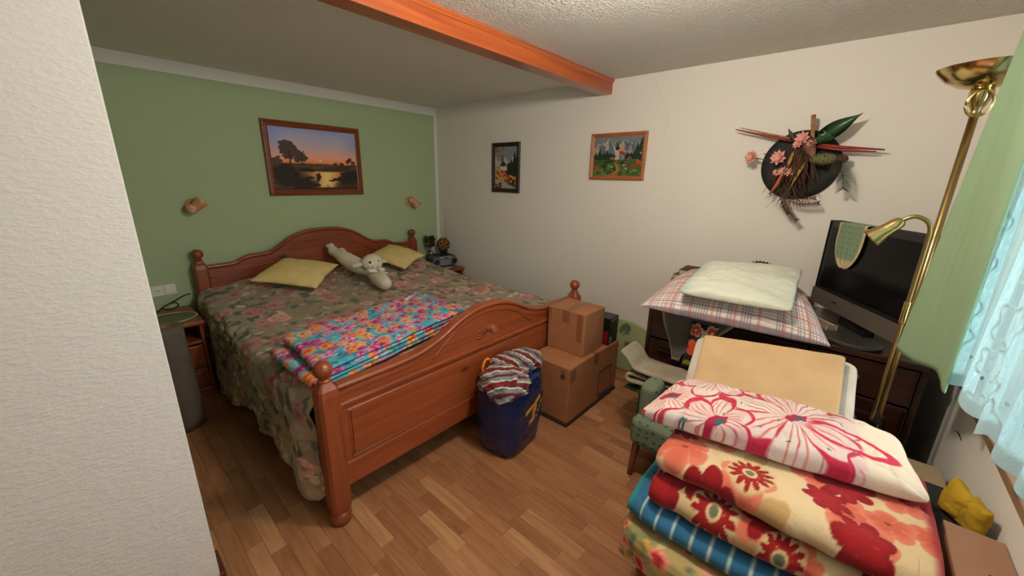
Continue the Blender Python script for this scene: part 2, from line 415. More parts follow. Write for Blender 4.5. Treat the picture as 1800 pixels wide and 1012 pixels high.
MW = plain('white_plaster', (231, 226, 216), .85, bs=140, bstr=.10, bdist=.003, spec=.2)
MR = None
def roughcast(name, rgb, scale, strength, dist, stretch):
    m, nt, b = newmat(name); b.inputs['Base Color'].default_value = S4(rgb); b.inputs['Roughness'].default_value = .9; b.inputs['Specular IOR Level'].default_value = .2
    g = N(nt, 'ShaderNodeNewGeometry'); mp = N(nt, 'ShaderNodeMapping'); mp.inputs['Scale'].default_value = stretch; mp.inputs['Rotation'].default_value = (0, .5, 0)
    nt.links.new(g.outputs['Position'], mp.inputs[0])
    t = N(nt, 'ShaderNodeTexNoise'); t.inputs['Scale'].default_value = scale; t.inputs['Detail'].default_value = 4; nt.links.new(mp.outputs[0], t.inputs['Vector'])
    r = N(nt, 'ShaderNodeValToRGB'); r.color_ramp.elements[0].position = .42; r.color_ramp.elements[1].position = .66; nt.links.new(t.outputs[0], r.inputs[0])
    bp = N(nt, 'ShaderNodeBump'); bp.inputs['Strength'].default_value = strength; bp.inputs['Distance'].default_value = dist
    nt.links.new(r.outputs[0], bp.inputs['Height']); nt.links.new(bp.outputs[0], b.inputs['Normal']); return m
MRW = roughcast('rough_wall', (228, 225, 219), 50, .38, .003, (1, 1, 2.2))
MRC = roughcast('rough_ceiling', (238, 233, 223), 85, 1.0, .008, (1, 1, 1))
MAC = plain('smooth_ceiling', (230, 226, 216), .9, bs=60, bstr=.05, spec=.15)
MG = plain('green_paint', (174, 190, 150), .85, bs=160, bstr=.06, spec=.2)
MPINE = wood('pine_x', (124, 56, 27), (154, 77, 39), 'x', .38, coat=.15)
MPINEZ = wood('pine_z', (120, 53, 25), (150, 74, 37), 'z', .38, coat=.15)
MBEAM = wood('beam_wood', (150, 66, 27), (184, 92, 40), 'x', .30, .6, False, coat=.35)
MDARK = wood('dark_wood', (36, 15, 11), (58, 26, 18), 'y', .30, .8, False, coat=.3)
MFRAME = wood('frame_wood', (110, 52, 30), (150, 78, 45), 'x', .35, 2, False)
MFR2 = wood('frame_wood_light', (150, 84, 46), (190, 115, 66), 'y', .35, 2, False)
MFRD = plain('frame_dark', (46, 30, 24), .4)
MBRASS = plain('brass', (204, 180, 122), .16, 1.0)
MBRASSD = plain('brass_dull', (168, 142, 92), .28, 1.0)
MFAB = fabric('printed_cloth', wr=.5); MFABS = fabric('smooth_cloth', .8, 500, .15, wr=.6); MPRINT = fabric('picture_print', .6, 220, .25, .3, 0, .0015)
MSOLID = {}
def cloth(rgb, var=.06, bs=380, bstr=.3, rough=.95):
    k = (rgb, var, bs)
    if k not in MSOLID:
        MSOLID[k] = plain('cloth_%02x%02x%02x' % tuple(int(c) for c in rgb), rgb, rough, bs=bs, bstr=bstr, bdist=.001, var=var, vs=14, spec=.15)
    return MSOLID[k]
MBLACK = plain('black_plastic', (22, 22, 23), .35); MBLKM = plain('black_matte', (20, 18, 18), .7)
MWHITE = plain('white_plastic', (236, 229, 217), .35)
MSILV = plain('grey_plastic', (132, 132, 134), .35, .3); MLSILV = plain('light_silver', (160, 160, 158), .3, .4)
MCARD = plain('cardboard', (158, 106, 72), .8, bs=60, bstr=.08, var=.05, vs=5, spec=.2)
MTAPE = plain('tape', (134, 84, 52), .35)
MCARD2 = plain('cardboard_pale', (150, 112, 88), .8, bs=60, bstr=.08, var=.04, vs=4, spec=.2)
# ================================================================== the setting
XB, XA = -1.35, -.55      # wall behind the viewer, alcove's far side wall
SY = 1.552                # face of the wall stub
fl = struct(box('floor', XB, WX, EY, GY, -.06, -.012, plain('floor_base', (70, 42, 26), .8), None, 0))
def plank_mat():
    m, nt, b = newmat('laminate_plank'); g = N(nt, 'ShaderNodeNewGeometry'); oi = N(nt, 'ShaderNodeObjectInfo')
    ad = N(nt, 'ShaderNodeMath', operation='ADD'); fr = N(nt, 'ShaderNodeMath', operation='FRACT')
    nt.links.new(g.outputs['Random Per Island'], ad.inputs[0]); nt.links.new(oi.outputs['Random'], ad.inputs[1]); nt.links.new(ad.outputs[0], fr.inputs[0])
    mp = N(nt, 'ShaderNodeMapping'); mp.inputs['Scale'].default_value = (30, 3.2, 1); nt.links.new(g.outputs['Position'], mp.inputs[0])
    cb = N(nt, 'ShaderNodeCombineXYZ'); ml = N(nt, 'ShaderNodeMath', operation='MULTIPLY'); ml.inputs[1].default_value = 40; nt.links.new(fr.outputs[0], ml.inputs[0])
    nt.links.new(ml.outputs[0], cb.inputs[2]); nt.links.new(cb.outputs[0], mp.inputs['Location'])
    t = N(nt, 'ShaderNodeTexNoise'); t.inputs['Scale'].default_value = 1.0; t.inputs['Detail'].default_value = 5; t.inputs['Distortion'].default_value = 1.2
    nt.links.new(mp.outputs[0], t.inputs['Vector'])
    r1 = N(nt, 'ShaderNodeValToRGB'); e = r1.color_ramp.elements
    e[0].position = 0; e[0].color = S4((146, 98, 64)); e[1].position = 1; e[1].color = S4((184, 138, 98))
    for p, c in ((.3, (154, 106, 70)), (.55, (164, 114, 77)), (.8, (158, 110, 74)), (.9, (182, 134, 94))):
        q = e.new(p); q.color = S4(c)
    nt.links.new(fr.outputs[0], r1.inputs[0])
    r2 = N(nt, 'ShaderNodeValToRGB'); r2.color_ramp.elements[0].position = .32; r2.color_ramp.elements[0].color = (.74, .69, .65, 1); r2.color_ramp.elements[1].position = .62
    r2.color_ramp.elements[1].color = (1.06, 1.05, 1.04, 1)
    nt.links.new(t.outputs[0], r2.inputs[0])
    mx = N(nt, 'ShaderNodeMix', data_type='RGBA', blend_type='MULTIPLY'); mx.inputs[0].default_value = .85
    nt.links.new(r1.outputs[0], mx.inputs[6]); nt.links.new(r2.outputs[0], mx.inputs[7]); nt.links.new(mx.outputs[2], b.inputs['Base Color'])
    b.inputs['Roughness'].default_value = .42; b.inputs['Specular IOR Level'].default_value = .35
    return m
MPL = plank_mat()
def floor_planks():
    rnd = random.Random(4); wd = .065; rows = []; x = XB; k = 0
    while x < WX-.005:
        x1 = min(x+wd, WX); y = EY-rnd.random()*.3
        while y < GY:
            L = rnd.choice((.26, .30, .32, .36, .40)); y1 = y+L
            a, b_ = max(y, EY), min(y1, GY)
            if x < .105-.01 and b_ > SY+.11 and x1 < XA: pass
            if b_-a > .02: rows.append((x, x1, a, b_))
            y = y1
        x = x1
    def score(r):
        cx, cy = (r[0]+r[1])/2, (r[2]+r[3])/2
        vis = (cx > .08 and .15 < cy < 1.62 and cx < 2.75) or (.12 < cx < .62 and 1.5 < cy < 3.15)
        if cx > 1.5 and cy < .45: vis = False
        return (0 if vis else 100)+math.hypot(cx, cy)
    rows.sort(key=score)
    def geo(a, b_, L, gap=.0003, h=.012, bv=.0006):
        X0, X1, Y0, Y1 = a+gap, b_-gap, gap, L-gap
        V = [(X0, Y0, -h), (X1, Y0, -h), (X1, Y1, -h), (X0, Y1, -h), (X0, Y0, -bv), (X1, Y0, -bv), (X1, Y1, -bv), (X0, Y1, -bv),
             (X0+bv, Y0+bv, 0), (X1-bv, Y0+bv, 0), (X1-bv, Y1-bv, 0), (X0+bv, Y1-bv, 0)]
        F = [[4, 5, 9, 8], [5, 6, 10, 9], [6, 7, 11, 10], [7, 4, 8, 11], [8, 9, 10, 11], [0, 1, 5, 4], [1, 2, 6, 5], [2, 3, 7, 6], [3, 0, 4, 7]]
        return V, F
    cache = {}; flo = np.array(wloc(fl))
    for (x0, x1, y0, y1) in rows[:300]:
        key = (round(x1-x0, 3), round(y1-y0, 3))
        if key not in cache:
            V, F = geo(0, x1-x0, y1-y0); me = bpy.data.meshes.new('plank'); me.from_pydata(V, [], F); me.materials.append(MPL); me.update(); cache[key] = me
        o = bpy.data.objects.new('plank', cache[key]); COL.objects.link(o); o.parent = fl; o.location = Vector((x0, y0, 0))-Vector(flo)
    VV = []; FF = []
    for (x0, x1, y0, y1) in rows[300:]:
        V, F = geo(0, x1-x0, y1-y0); k = len(VV); VV += [(v[0]+x0, v[1]+y0, v[2]) for v in V]; FF += [[i+k for i in f] for f in F]
    o = mk('plank_field', VV, FF, MPL, fl, False); o['kind'] = 'stuff'
floor_planks()

struct(box('ceiling', XB, WX, EY, 1.60, HC, HC+.06, MRC, None, 0))
struct(box('ceiling', XB, WX, 1.60, GY, HC, HC+.06, MAC, None, 0))
struct(box('wall_right', WX, WX+.15, EY-.28, GY+.12, -.06, HC+.06, MW, None, 0))
wb = struct(box('wall_back', XA-.12, WX, GY, GY+.12, -.06, HC+.06, MG, None, 0))
struct(box('trim_1', XA, WX, GY-.004, GY, 2.160, HC, MW, None, 0))
struct(box('trim_2', 2.815, WX, GY-.004, GY, 0, 2.160, MW, None, 0))
struct(box('wall_alcove_side', XA-.12, XA, SY+.11, GY, -.06, HC+.06, MG, None, 0))
struct(box('wall_left', XB, .111, SY, SY+.11, -.06, HC, MRW, None, .004))
struct(box('wall_rear', XB-.12, XB, EY-.28, SY, -.06, HC+.06, MW, None, 0))
x0, x1, z0, z1 = WIN
struct(boxes('wall_window', [(XB, x0, EY-.26, EY, -.06, HC), (x1, WX, EY-.26, EY, -.06, HC), (x0, x1, EY-.26, EY, -.06, z0-.03), (x0, x1, EY-.26, EY, z1, HC)], MW, None, 0))
MTRIM = plain('baseboard_brown', (92, 40, 24), .4)
struct(boxes('baseboard_left', [(XB, .111, SY-.012, SY, 0, .034), (.111, .128, SY-.012, SY+.122, 0, .055)], MTRIM, None, .002))
struct(box('baseboard_back', XA, WX, GY-.014, GY-.001, 0, .05, MTRIM, None, .003))
struct(box('baseboard_right', WX-.014, WX, EY+.02, GY-.02, 0, .05, MTRIM, None, .003))
# hairline crack in the white wall
ck = [(WX-.0002, 1.235, 2.20), (WX-.0002, 1.20, 2.12), (WX-.0002, 1.17, 2.06), (WX-.0002, 1.13, 2.01), (WX-.0002, 1.115, 1.93), (WX-.0002, 1.12, 1.86), (WX-.0002, 1.14, 1.80)]
cr = tube('wall_crack', ck, .0007, plain('crack', (186, 178, 164), .9), bpy.data.objects['wall_right'], 5)
mk2 = tube('wall_mark', [(2.10, EY+.001, .622), (2.05, EY+.001, .634), (2.005, EY+.001, .632)], [.0012, .0026, .0012], MBLKM, bpy.data.objects['wall_window'], 5)

# ceiling beam
bt = thing('ceiling_beam', (1.5, 1.6, 2.14), 'orange-brown wooden beam with a small moulding running across the ceiling', 'beam')
box('beam_body', XA+.6, WX-.001, 1.556, 1.660, 2.14, HC-.001, MBEAM, bt, .003)
prism('moulding', [(1.557, 2.214), (1.552, 2.215), (1.549, 2.224), (1.545, 2.229), (1.545, HC-.001), (1.557, HC-.001)], XA+.6, WX-.002, MBEAM, bt, 'x', 0)

# window with sill
wn = thing('window_1', ((x0+x1)/2, EY-.15, z0)); struct(wn); wn['label'] = 'white framed window behind the lace curtain'
MPVC = plain('window_white', (225, 228, 226), .4)
Yw = EY-.14
boxes('window_frame', [(x0, x0+.05, Yw-.05, Yw, z0, z1), (x1-.05, x1, Yw-.05, Yw, z0, z1), (x0+.05, x1-.05, Yw-.05, Yw, z0, z0+.05), (x0+.05, x1-.05, Yw-.05, Yw, z1-.05, z1), ((x0+x1)/2-.04, (x0+x1)/2+.04, Yw-.05, Yw, z0+.05, z1-.05)], MPVC, wn)
def glass():
    m = bpy.data.materials.new('window_glass'); m.use_nodes = True; nt = m.node_tree; nt.nodes.clear()
    o = N(nt, 'ShaderNodeOutputMaterial'); t = N(nt, 'ShaderNodeBsdfTransparent'); g = N(nt, 'ShaderNodeBsdfGlossy'); g.inputs['Roughness'].default_value = .02
    f = N(nt, 'ShaderNodeFresnel'); mx = N(nt, 'ShaderNodeMixShader'); nt.links.new(f.outputs[0], mx.inputs[0]); nt.links.new(t.outputs[0], mx.inputs[1]); nt.links.new(g.outputs[0], mx.inputs[2]); nt.links.new(mx.outputs[0], o.inputs[0]); return m
MGL = glass(); xm = (x0+x1)/2
box('pane', x0+.05, xm-.04, Yw-.03, Yw-.024, z0+.05, z1-.05, MGL, wn, 0)
box('pane', xm+.04, x1-.05, Yw-.03, Yw-.024, z0+.05, z1-.05, MGL, wn, 0)
MSILL = plain('sill_brown', (136, 104, 74), .5)
box('window_sill', x0-.02, WX-.01, EY-.0, EY+.018, .772, .800, MSILL, wn, .003, label='long brown window sill edge')
box('window_board', x0, x1, EY-.14, EY, z0-.028, z0, MPVC, wn, .002)

# ceiling lamp (just above the upper edge of the view)
lt = thing('ceiling_lamp', (LAMP[0], LAMP[1], LAMP[2]-.06), 'white glass globe lamp under the ceiling near the beam', 'lamp')
lathe('lamp_cap', [(.06, HC-.002), (.06, HC-.02), (.025, HC-.035), (.02, LAMP[2]+.056)][::-1], (LAMP[0], LAMP[1], 0), MBRASS, lt)
def opal():
    m = bpy.data.materials.new('opal_glass'); m.use_nodes = True; nt = m.node_tree; nt.nodes.clear()
    o = N(nt, 'ShaderNodeOutputMaterial'); e = N(nt, 'ShaderNodeEmission'); e.inputs[0].default_value = (1.0, .885, .75, 1); e.inputs[1].default_value = LAMP_POWER/(4*PI*.06**2*PI)
    nt.links.new(e.outputs[0], o.inputs[0]); return m
lathe('lamp_globe', [(max(.0, .06*math.sin(a)), LAMP[2]-.06*math.cos(a)) for a in np.linspace(0.02, PI-.25, 18)], (LAMP[0], LAMP[1], 0), opal(), lt, n=28)

# ------------------------------------------------------------------ curtains
def lace_mat():
    m = bpy.data.materials.new('lace'); m.use_nodes = True; nt = m.node_tree; nt.nodes.clear()
    o = N(nt, 'ShaderNodeOutputMaterial'); d = N(nt, 'ShaderNodeBsdfDiffuse'); t = N(nt, 'ShaderNodeBsdfTranslucent'); tr = N(nt, 'ShaderNodeBsdfTransparent')
    d.inputs[0].default_value = (.60, .68, .67, 1); t.inputs[0].default_value = (.29, .40, .39, 1); tr.inputs[0].default_value = (.9, 1, 1, 1)
    a = N(nt, 'ShaderNodeAttribute'); a.attribute_name = 'Col'
    m1 = N(nt, 'ShaderNodeMixShader'); m1.inputs[0].default_value = .55; nt.links.new(d.outputs[0], m1.inputs[1]); nt.links.new(t.outputs[0], m1.inputs[2])
    m2 = N(nt, 'ShaderNodeMixShader'); nt.links.new(a.outputs['Fac'], m2.inputs[0]); nt.links.new(tr.outputs[0], m2.inputs[1]); nt.links.new(m1.outputs[0], m2.inputs[2])
    g = N(nt, 'ShaderNodeNewGeometry'); n = N(nt, 'ShaderNodeTexNoise'); n.inputs['Scale'].default_value = 160; nt.links.new(g.outputs['Position'], n.inputs['Vector'])
    ad = N(nt, 'ShaderNodeMath', operation='ADD'); nt.links.new(n.outputs[0], ad.inputs[0]); nt.links.new(a.outputs['Fac'], ad.inputs[1])
    bp = N(nt, 'ShaderNodeBump'); bp.inputs['Strength'].default_value = .5; bp.inputs['Distance'].default_value = .003; nt.links.new(ad.outputs[0], bp.inputs['Height'])
    nt.links.new(bp.outputs[0], d.inputs['Normal'])
    nt.links.new(m2.outputs[0], o.inputs[0]); return m
def lace_curtain():
    nu, nv = 600, 220
    a, b = np.meshgrid(np.linspace(0, 1, nu), 1-(1-np.linspace(0, 1, nv))**1.5)
    xs = 1.95-a*1.50; ztop = 2.17
    sc = .028*np.abs(np.sin(a*1.42/.115*PI))+.02*np.sin(a*9)
    zb = np.interp(xs, [.45, 1.1, 1.2, 1.4, 1.65, 1.75, 1.95], [1.01, 1.0, .975, .952, .940, .940, .920])-.022*np.abs(np.sin(a*1.42/.115*PI))
    z = ztop+(zb-ztop)*b
    y = -.336+(.008+.012*b)*np.sin(a*1.42/.16*2*PI+.9*np.sin(a*11))+.010*fbm(a*14, b*3, 5, 2)
    P = np.stack([xs, y, z], -1)
    u = a*1.9; v = b*1.2
    c = np.full(u.shape, 165.)+25*np.sin(u*2*PI/.07)**8
    for k in range(60):           # woven flower wreaths
        r = random.Random(k); cx = (k % 12)*.165+.05+r.uniform(-.02, .02); cy = .70+(k//12)*.12+r.uniform(-.02, .02); rr = r.uniform(.035, .055)
        d = np.hypot(u-cx, v-cy); th = np.arctan2(v-cy, u-cx)
        c += 75*np.exp(-((d-rr*(1+.18*np.cos(5*th)))/.006)**2)+40*np.exp(-(d/.012)**2)
    hem = sm(.955, .975, b); c = c*(1-hem)+245*hem
    du = np.mod(a*1.42, .016)-.008; dv = (b-(.925-.012*np.abs(np.sin(a*1.42/.115*PI))))*1.2; c = np.where(np.hypot(du, dv) < .0045, 40., c)
    c = np.clip(c, 0, 255); col = np.stack([c]*3, -1)
    o = sheet('lace_panel', P, .0012, lace_mat(), None, col)
    return o
ct = thing('lace_curtain', (1.2, -.352, .90), 'white lace curtain with a scalloped hem hanging in front of the window', 'curtain')
o = lace_curtain(); w0 = Vector(o.location); o.parent = ct; o.location = w0-Vector(ct.location)
def drape_mat(): 
    m = bpy.data.materials.new('green_drape'); m.use_nodes = True; nt = m.node_tree; nt.nodes.clear()
    o = N(nt, 'ShaderNodeOutputMaterial'); d = N(nt, 'ShaderNodeBsdfDiffuse'); t = N(nt, 'ShaderNodeBsdfTranslucent')
    d.inputs[0].default_value = S4((152, 176, 142)); t.inputs[0].default_value = S4((134, 178, 146))
    mx = N(nt, 'ShaderNodeMixShader'); mx.inputs[0].default_value = .24; nt.links.new(d.outputs[0], mx.inputs[1]); nt.links.new(t.outputs[0], mx.inputs[2])
    nt.links.new(mx.outputs[0], o.inputs[0]); return m
def drape():
    nu, nv = 130, 70
    top = smooth_path([(1.945, -.262), (1.88, -.266), (1.80, -.262), (1.745, -.262), (1.715, -.285), (1.74, -.300), (1.80, -.306), (1.86, -.306)], nu)
    bot = smooth_path([(1.93, -.198), (1.88, -.224), (1.82, -.252), (1.755, -.279), (1.70, -.298), (1.715, -.310), (1.79, -.316), (1.86, -.317)], nu)
    top = resample(top, nu); bot = resample(bot, nu)
    b = np.linspace(0, 1, nv)[:, None, None]; b2 = b**.95
    XY = top[None]*(1-b2)+bot[None]*b2
    a = np.linspace(0, 1, nu)[None, :]
    zb = .946-.03*np.exp(-((a-.62)/.1)**2)*1.6-.010*np.sin(a*9)
    z = 2.17+(zb-2.17)*b[..., 0]
    XY[..., 1] += .006*fbm(a*10+0*z, z*2.2, 3, 2)*b[..., 0]
    return np.concatenate([XY, z[..., None]], -1)
dp = thing('green_drape', (1.83, -.28, .93), 'pale green side drape beside the lace curtain', 'curtain')
sheet('drape_panel', drape()[:, ::-1], .002, drape_mat(), dp)
cr_ = thing('curtain_rail', (1.2, -.33, 2.19), 'white ceiling curtain rail above the window', 'curtain rail')
box('rail', .2, 2.02, -.375, -.250, 2.178, HC-.001, MWHITE, cr_, .004)
# ================================================================== bed
FY0, FY1 = 1.478, 1.522; HY0, HY1 = 3.585, 3.625; PXL, PXR = .552, 2.416
CXB = (PXL+PXR)/2
bed = thing('double_bed', (CXB, 2.55, 0), 'carved reddish pine double bed with arched headboard and footboard', 'bed')
def post(x, y, h, foot=True):
    s = .043; body_top = h-.118
    oc = lambda r: [(x+r, y+r*.72), (x+r*.72, y+r), (x-r*.72, y+r), (x-r, y+r*.72), (x-r, y-r*.72), (x-r*.72, y-r), (x+r*.72, y-r), (x+r, y-r*.72)]
    V = []; F = []
    levels = [(.06, s*.86), (.09, s*.97), (.12, s), (body_top-.03, s), (body_top, s*.93), (body_top+.022, s*.62), (body_top+.03, s*.55)]
    for z, r in levels: V += [(a, b, z) for a, b in oc(r)]
    for i in range(len(levels)-1):
        for k in range(8): F.append([i*8+k, i*8+(k+1) % 8, (i+1)*8+(k+1) % 8, (i+1)*8+k])
    F.append(list(range(8))[::-1]); F.append([(len(levels)-1)*8+k for k in range(8)])
    p = mk('post', V, F, MPINEZ, bed, False)
    lathe('finial', [(.024, body_top+.028), (.026, body_top+.036), (.020, body_top+.044), (.022, body_top+.052), (.034, body_top+.066), (.0385, body_top+.082), (.036, body_top+.098), (.025, body_top+.111), (.010, body_top+.118)], (x, y, 0), MPINEZ, p, n=20)
    lathe('foot', [(.036, 0), (.046, .008), (.049, .028), (.046, .048), (.036, .060), (.030, .064)], (x, y, 0), MPINEZ, p, n=20)
for x in (PXL, PXR): post(x, 1.50, .795); post(x, 3.605, .968)
# top profiles, half then mirrored (distance from centre, height)
FP = [(0, .836), (.08, .832), (.16, .815), (.24, .787), (.30, .757), (.36, .730), (.43, .708), (.50, .694), (.58, .687), (.70, .684), (.895, .682)]
HP = [(0, 1.064), (.12, 1.058), (.22, 1.034), (.30, 1.000), (.37, .955), (.43, .918), (.49, .900), (.56, .896), (.62, .890), (.665, .872), (.71, .852), (.78, .846), (.895, .845)]
def prof(P, n=64):
    xs = np.linspace(-.89, .89, n); d = np.abs(xs); sp = smooth_path(np.array(P), 200)
    return CXB+xs, np.interp(d, sp[:, 0], sp[:, 1])
def cap(name, P, y0, y1, drop, over, zoff=0):
    xs, zs = prof(P); V = []; F = []
    # section: rounded moulding (y,z offsets)
    ym = (y0+y1)/2; h = (y1-y0)/2
    sec = [(-h, -drop), (-h, -drop*.55), (-h-over*.5, -drop*.45), (-h-over, -drop*.28), (-h-over, -.012), (-h-over*.5, -.003), (0, 0), (h+over*.5, -.003), (h+over, -.012), (h+over, -drop*.28), (h+over*.5, -drop*.45), (h, -drop*.55), (h, -drop)]
    n = len(sec)
    for x, z in zip(xs, zs): V += [(x, ym+a, z+b+zoff) for a, b in sec]
    for i in range(len(xs)-1):
        for k in range(n-1): F.append([i*n+k, i*n+k+1, (i+1)*n+k+1, (i+1)*n+k])
        F.append([i*n+n-1, i*n, (i+1)*n, (i+1)*n+n-1])
    F.append(list(range(n))); F.append([(len(xs)-1)*n+k for k in range(n)][::-1])
    o = mk(name, V, F, MPINE, bed, True); auto(o, 35); return o
def panel(name, P, zlow, y0, y1, inset):
    xs, zs = prof(P, 48); out = [(xs[0], zlow)]+[(xs[-1], zlow)]+[(x, z-inset) for x, z in zip(xs[::-1], zs[::-1])]
    return prism(name, out, y0, y1, MPINE, bed, 'y', 0)
# footboard
fb = panel('footboard_panel', FP, .20, 1.490, 1.512, .03)
cap('footboard_cap', FP, 1.484, 1.518, .055, .012)
box('footboard_rail', PXL+.04, PXR-.04, 1.478, 1.522, .568, .590, MPINE, bed, .006, label='slim moulding across the footboard')
box('footboard_rail', PXL+.04, PXR-.04, 1.484, 1.518, .165, .285, MPINE, bed, .006)
def raised(name, x0, x1, z0, z1, yb, d, bw, m, par):
    V = []; F = []
    for (i, h) in ((0, 0), (.006, .004), (.012, .001), (bw, d), (bw+.002, d)):
        V += [(x0+i, yb-h, z0+i), (x1-i, yb-h, z0+i), (x1-i, yb-h, z1-i), (x0+i, yb-h, z1-i)]
    for i in range(4):
        for k in range(4): F.append([i*4+k, i*4+(k+1) % 4, (i+1)*4+(k+1) % 4, (i+1)*4+k])
    F.append([16, 17, 18, 19]); V += [(a, yb+.004, c) for a, b, c in V[:4]]
    for k in range(4): F.append([k, 20+k, 20+(k+1) % 4, (k+1) % 4])
    F.append([23, 22, 21, 20])
    return mk(name, V, F, m, par, False)
raised('footboard_field', PXL+.075, PXR-.075, .297, .545, 1.490, .006, .014, MPINE, bed)
# carved fan under the arch of the footboard
fan = []
for k in range(11):
    a = math.radians(18+k*14.4); r0, r1 = .045, .125-.02*abs(k-5)/5
    pts = [(CXB+math.cos(a)*(r0+(r1-r0)*t), 1.4885, .625+math.sin(a)*.62*(r0+(r1-r0)*t)) for t in np.linspace(0, 1, 7)]
    fan.append(tube_v(pts, [.002, .006, .008, .0085, .007, .005, .001], 6))
multi('carved_fan', fan, MPINE, fb)
arc = [(CXB+x, 1.4895, .615+(.165*(1-(abs(x)/.40)**2.2))) for x in np.linspace(-.40, .40, 31)]
tube('carved_arch', arc, .0055, MPINE, fb, 6)
# headboard
panel('headboard_panel', HP, .25, 3.596, 3.618, .03)
cap('headboard_cap', HP, 3.590, 3.622, .06, .012)
xs, zs = prof(HP, 50)
hv = [(x, 3.594, z-.10) for x, z in zip(xs, zs)]
tube('headboard_bead', hv, .006, MPINE, bed, 6)
box('side_rail', PXL-.012, PXL+.016, 1.525, 3.58, .22, .38, MPINE, bed, .004)
box('side_rail', PXR-.016, PXR+.012, 1.525, 3.58, .22, .38, MPINE, bed, .004)
mt = box('mattress', PXL+.03, PXR-.03, 1.545, 3.57, .28, .56, cloth((190, 184, 172)), None, .05, 4)
tag(mt, 'thick mattress on the pine bed under the floral bedspread', 'mattress')

# ------------------------------------------------------------------ bedspread
def spread_paint(U, V):
    c = Cv(U, V, (148, 134, 112)); wx = fbm(U*5, V*5, 3, 4); c.fill(sm(.0, .5, wx), (168, 154, 124)); c.fill(sm(.05, .6, fbm(U*7+9, V*7, 8, 3)), (132, 120, 104), .8)
    r = random.Random(11); um, vm = U.max(), V.max()
    for k in range(620):
        x, y = r.uniform(0, um), r.uniform(0, vm); q = r.random()
        colr = r.choice([(86, 90, 82), (76, 84, 80), (104, 98, 84), (118, 108, 86), (98, 92, 92)])
        c.blob(x, y, r.uniform(.03, .06), r.uniform(.014, .028), r.uniform(0, 6.3), colr, .3, k, .9)
    for k in range(430):
        x, y = r.uniform(0, um), r.uniform(0, vm); c.blob(x, y, r.uniform(.02, .045), r.uniform(.012, .024), r.uniform(0, 6.3), r.choice([(200, 184, 150), (186, 172, 140), (180, 158, 134)]), .35, k+5, .9)
    for k in range(150):
        x, y = r.uniform(0, um), r.uniform(0, vm); R = r.uniform(.04, .072); p = r.choice([(172, 118, 110), (160, 108, 104), (184, 140, 128), (150, 108, 102)])
        c.flower(x, y, R, r.choice((5, 6)), r.uniform(0, 6), p, np.array(p)*1.2, np.array(p)*.72, .3, .22, seed=k, line=np.array(p)*.7)
        c.blob(x+R*.15, y, R*.5, R*.32, r.uniform(0, 6), np.array(p)*1.1, .4, k); c.blob(x-R*.1, y-R*.05, R*.28, R*.2, r.uniform(0, 6), np.array(p)*.82, .4, k+2)
    for k in range(90):
        x, y = r.uniform(0, um), r.uniform(0, vm); a = r.uniform(0, 6.3); pts = []
        for j in range(5): pts.append((x, y)); x += .03*math.cos(a); y += .03*math.sin(a); a += r.uniform(-.7, .7)
        ix = 0; c_ = Cv.__new__(Cv); m = c._near(pts[2][0], pts[2][1], .1)
        if len(m[0]) == 0: continue
        c_.U = c.U[m]; c_.V = c.V[m]; c_.C = c.C[m]; c_.line(pts, .007, (206, 190, 156), .8); c.C[m] = c_.C
    n = fbm(U*60, V*60, 4, 2)[..., None]; return np.clip(c.C*1.08*(1+.10*n), 0, 255)
def bed_top(x, y):
    z = .607+.012*fbm(x*2.2, y*2.2, 7, 3)
    hump = sm(2.62, 3.15, y)*(.062+.058*sm(3.1, 3.5, y))
    hump = hump*(.82+.18*np.cos((x-CXB)/.93*PI*2+PI))
    return z+hump
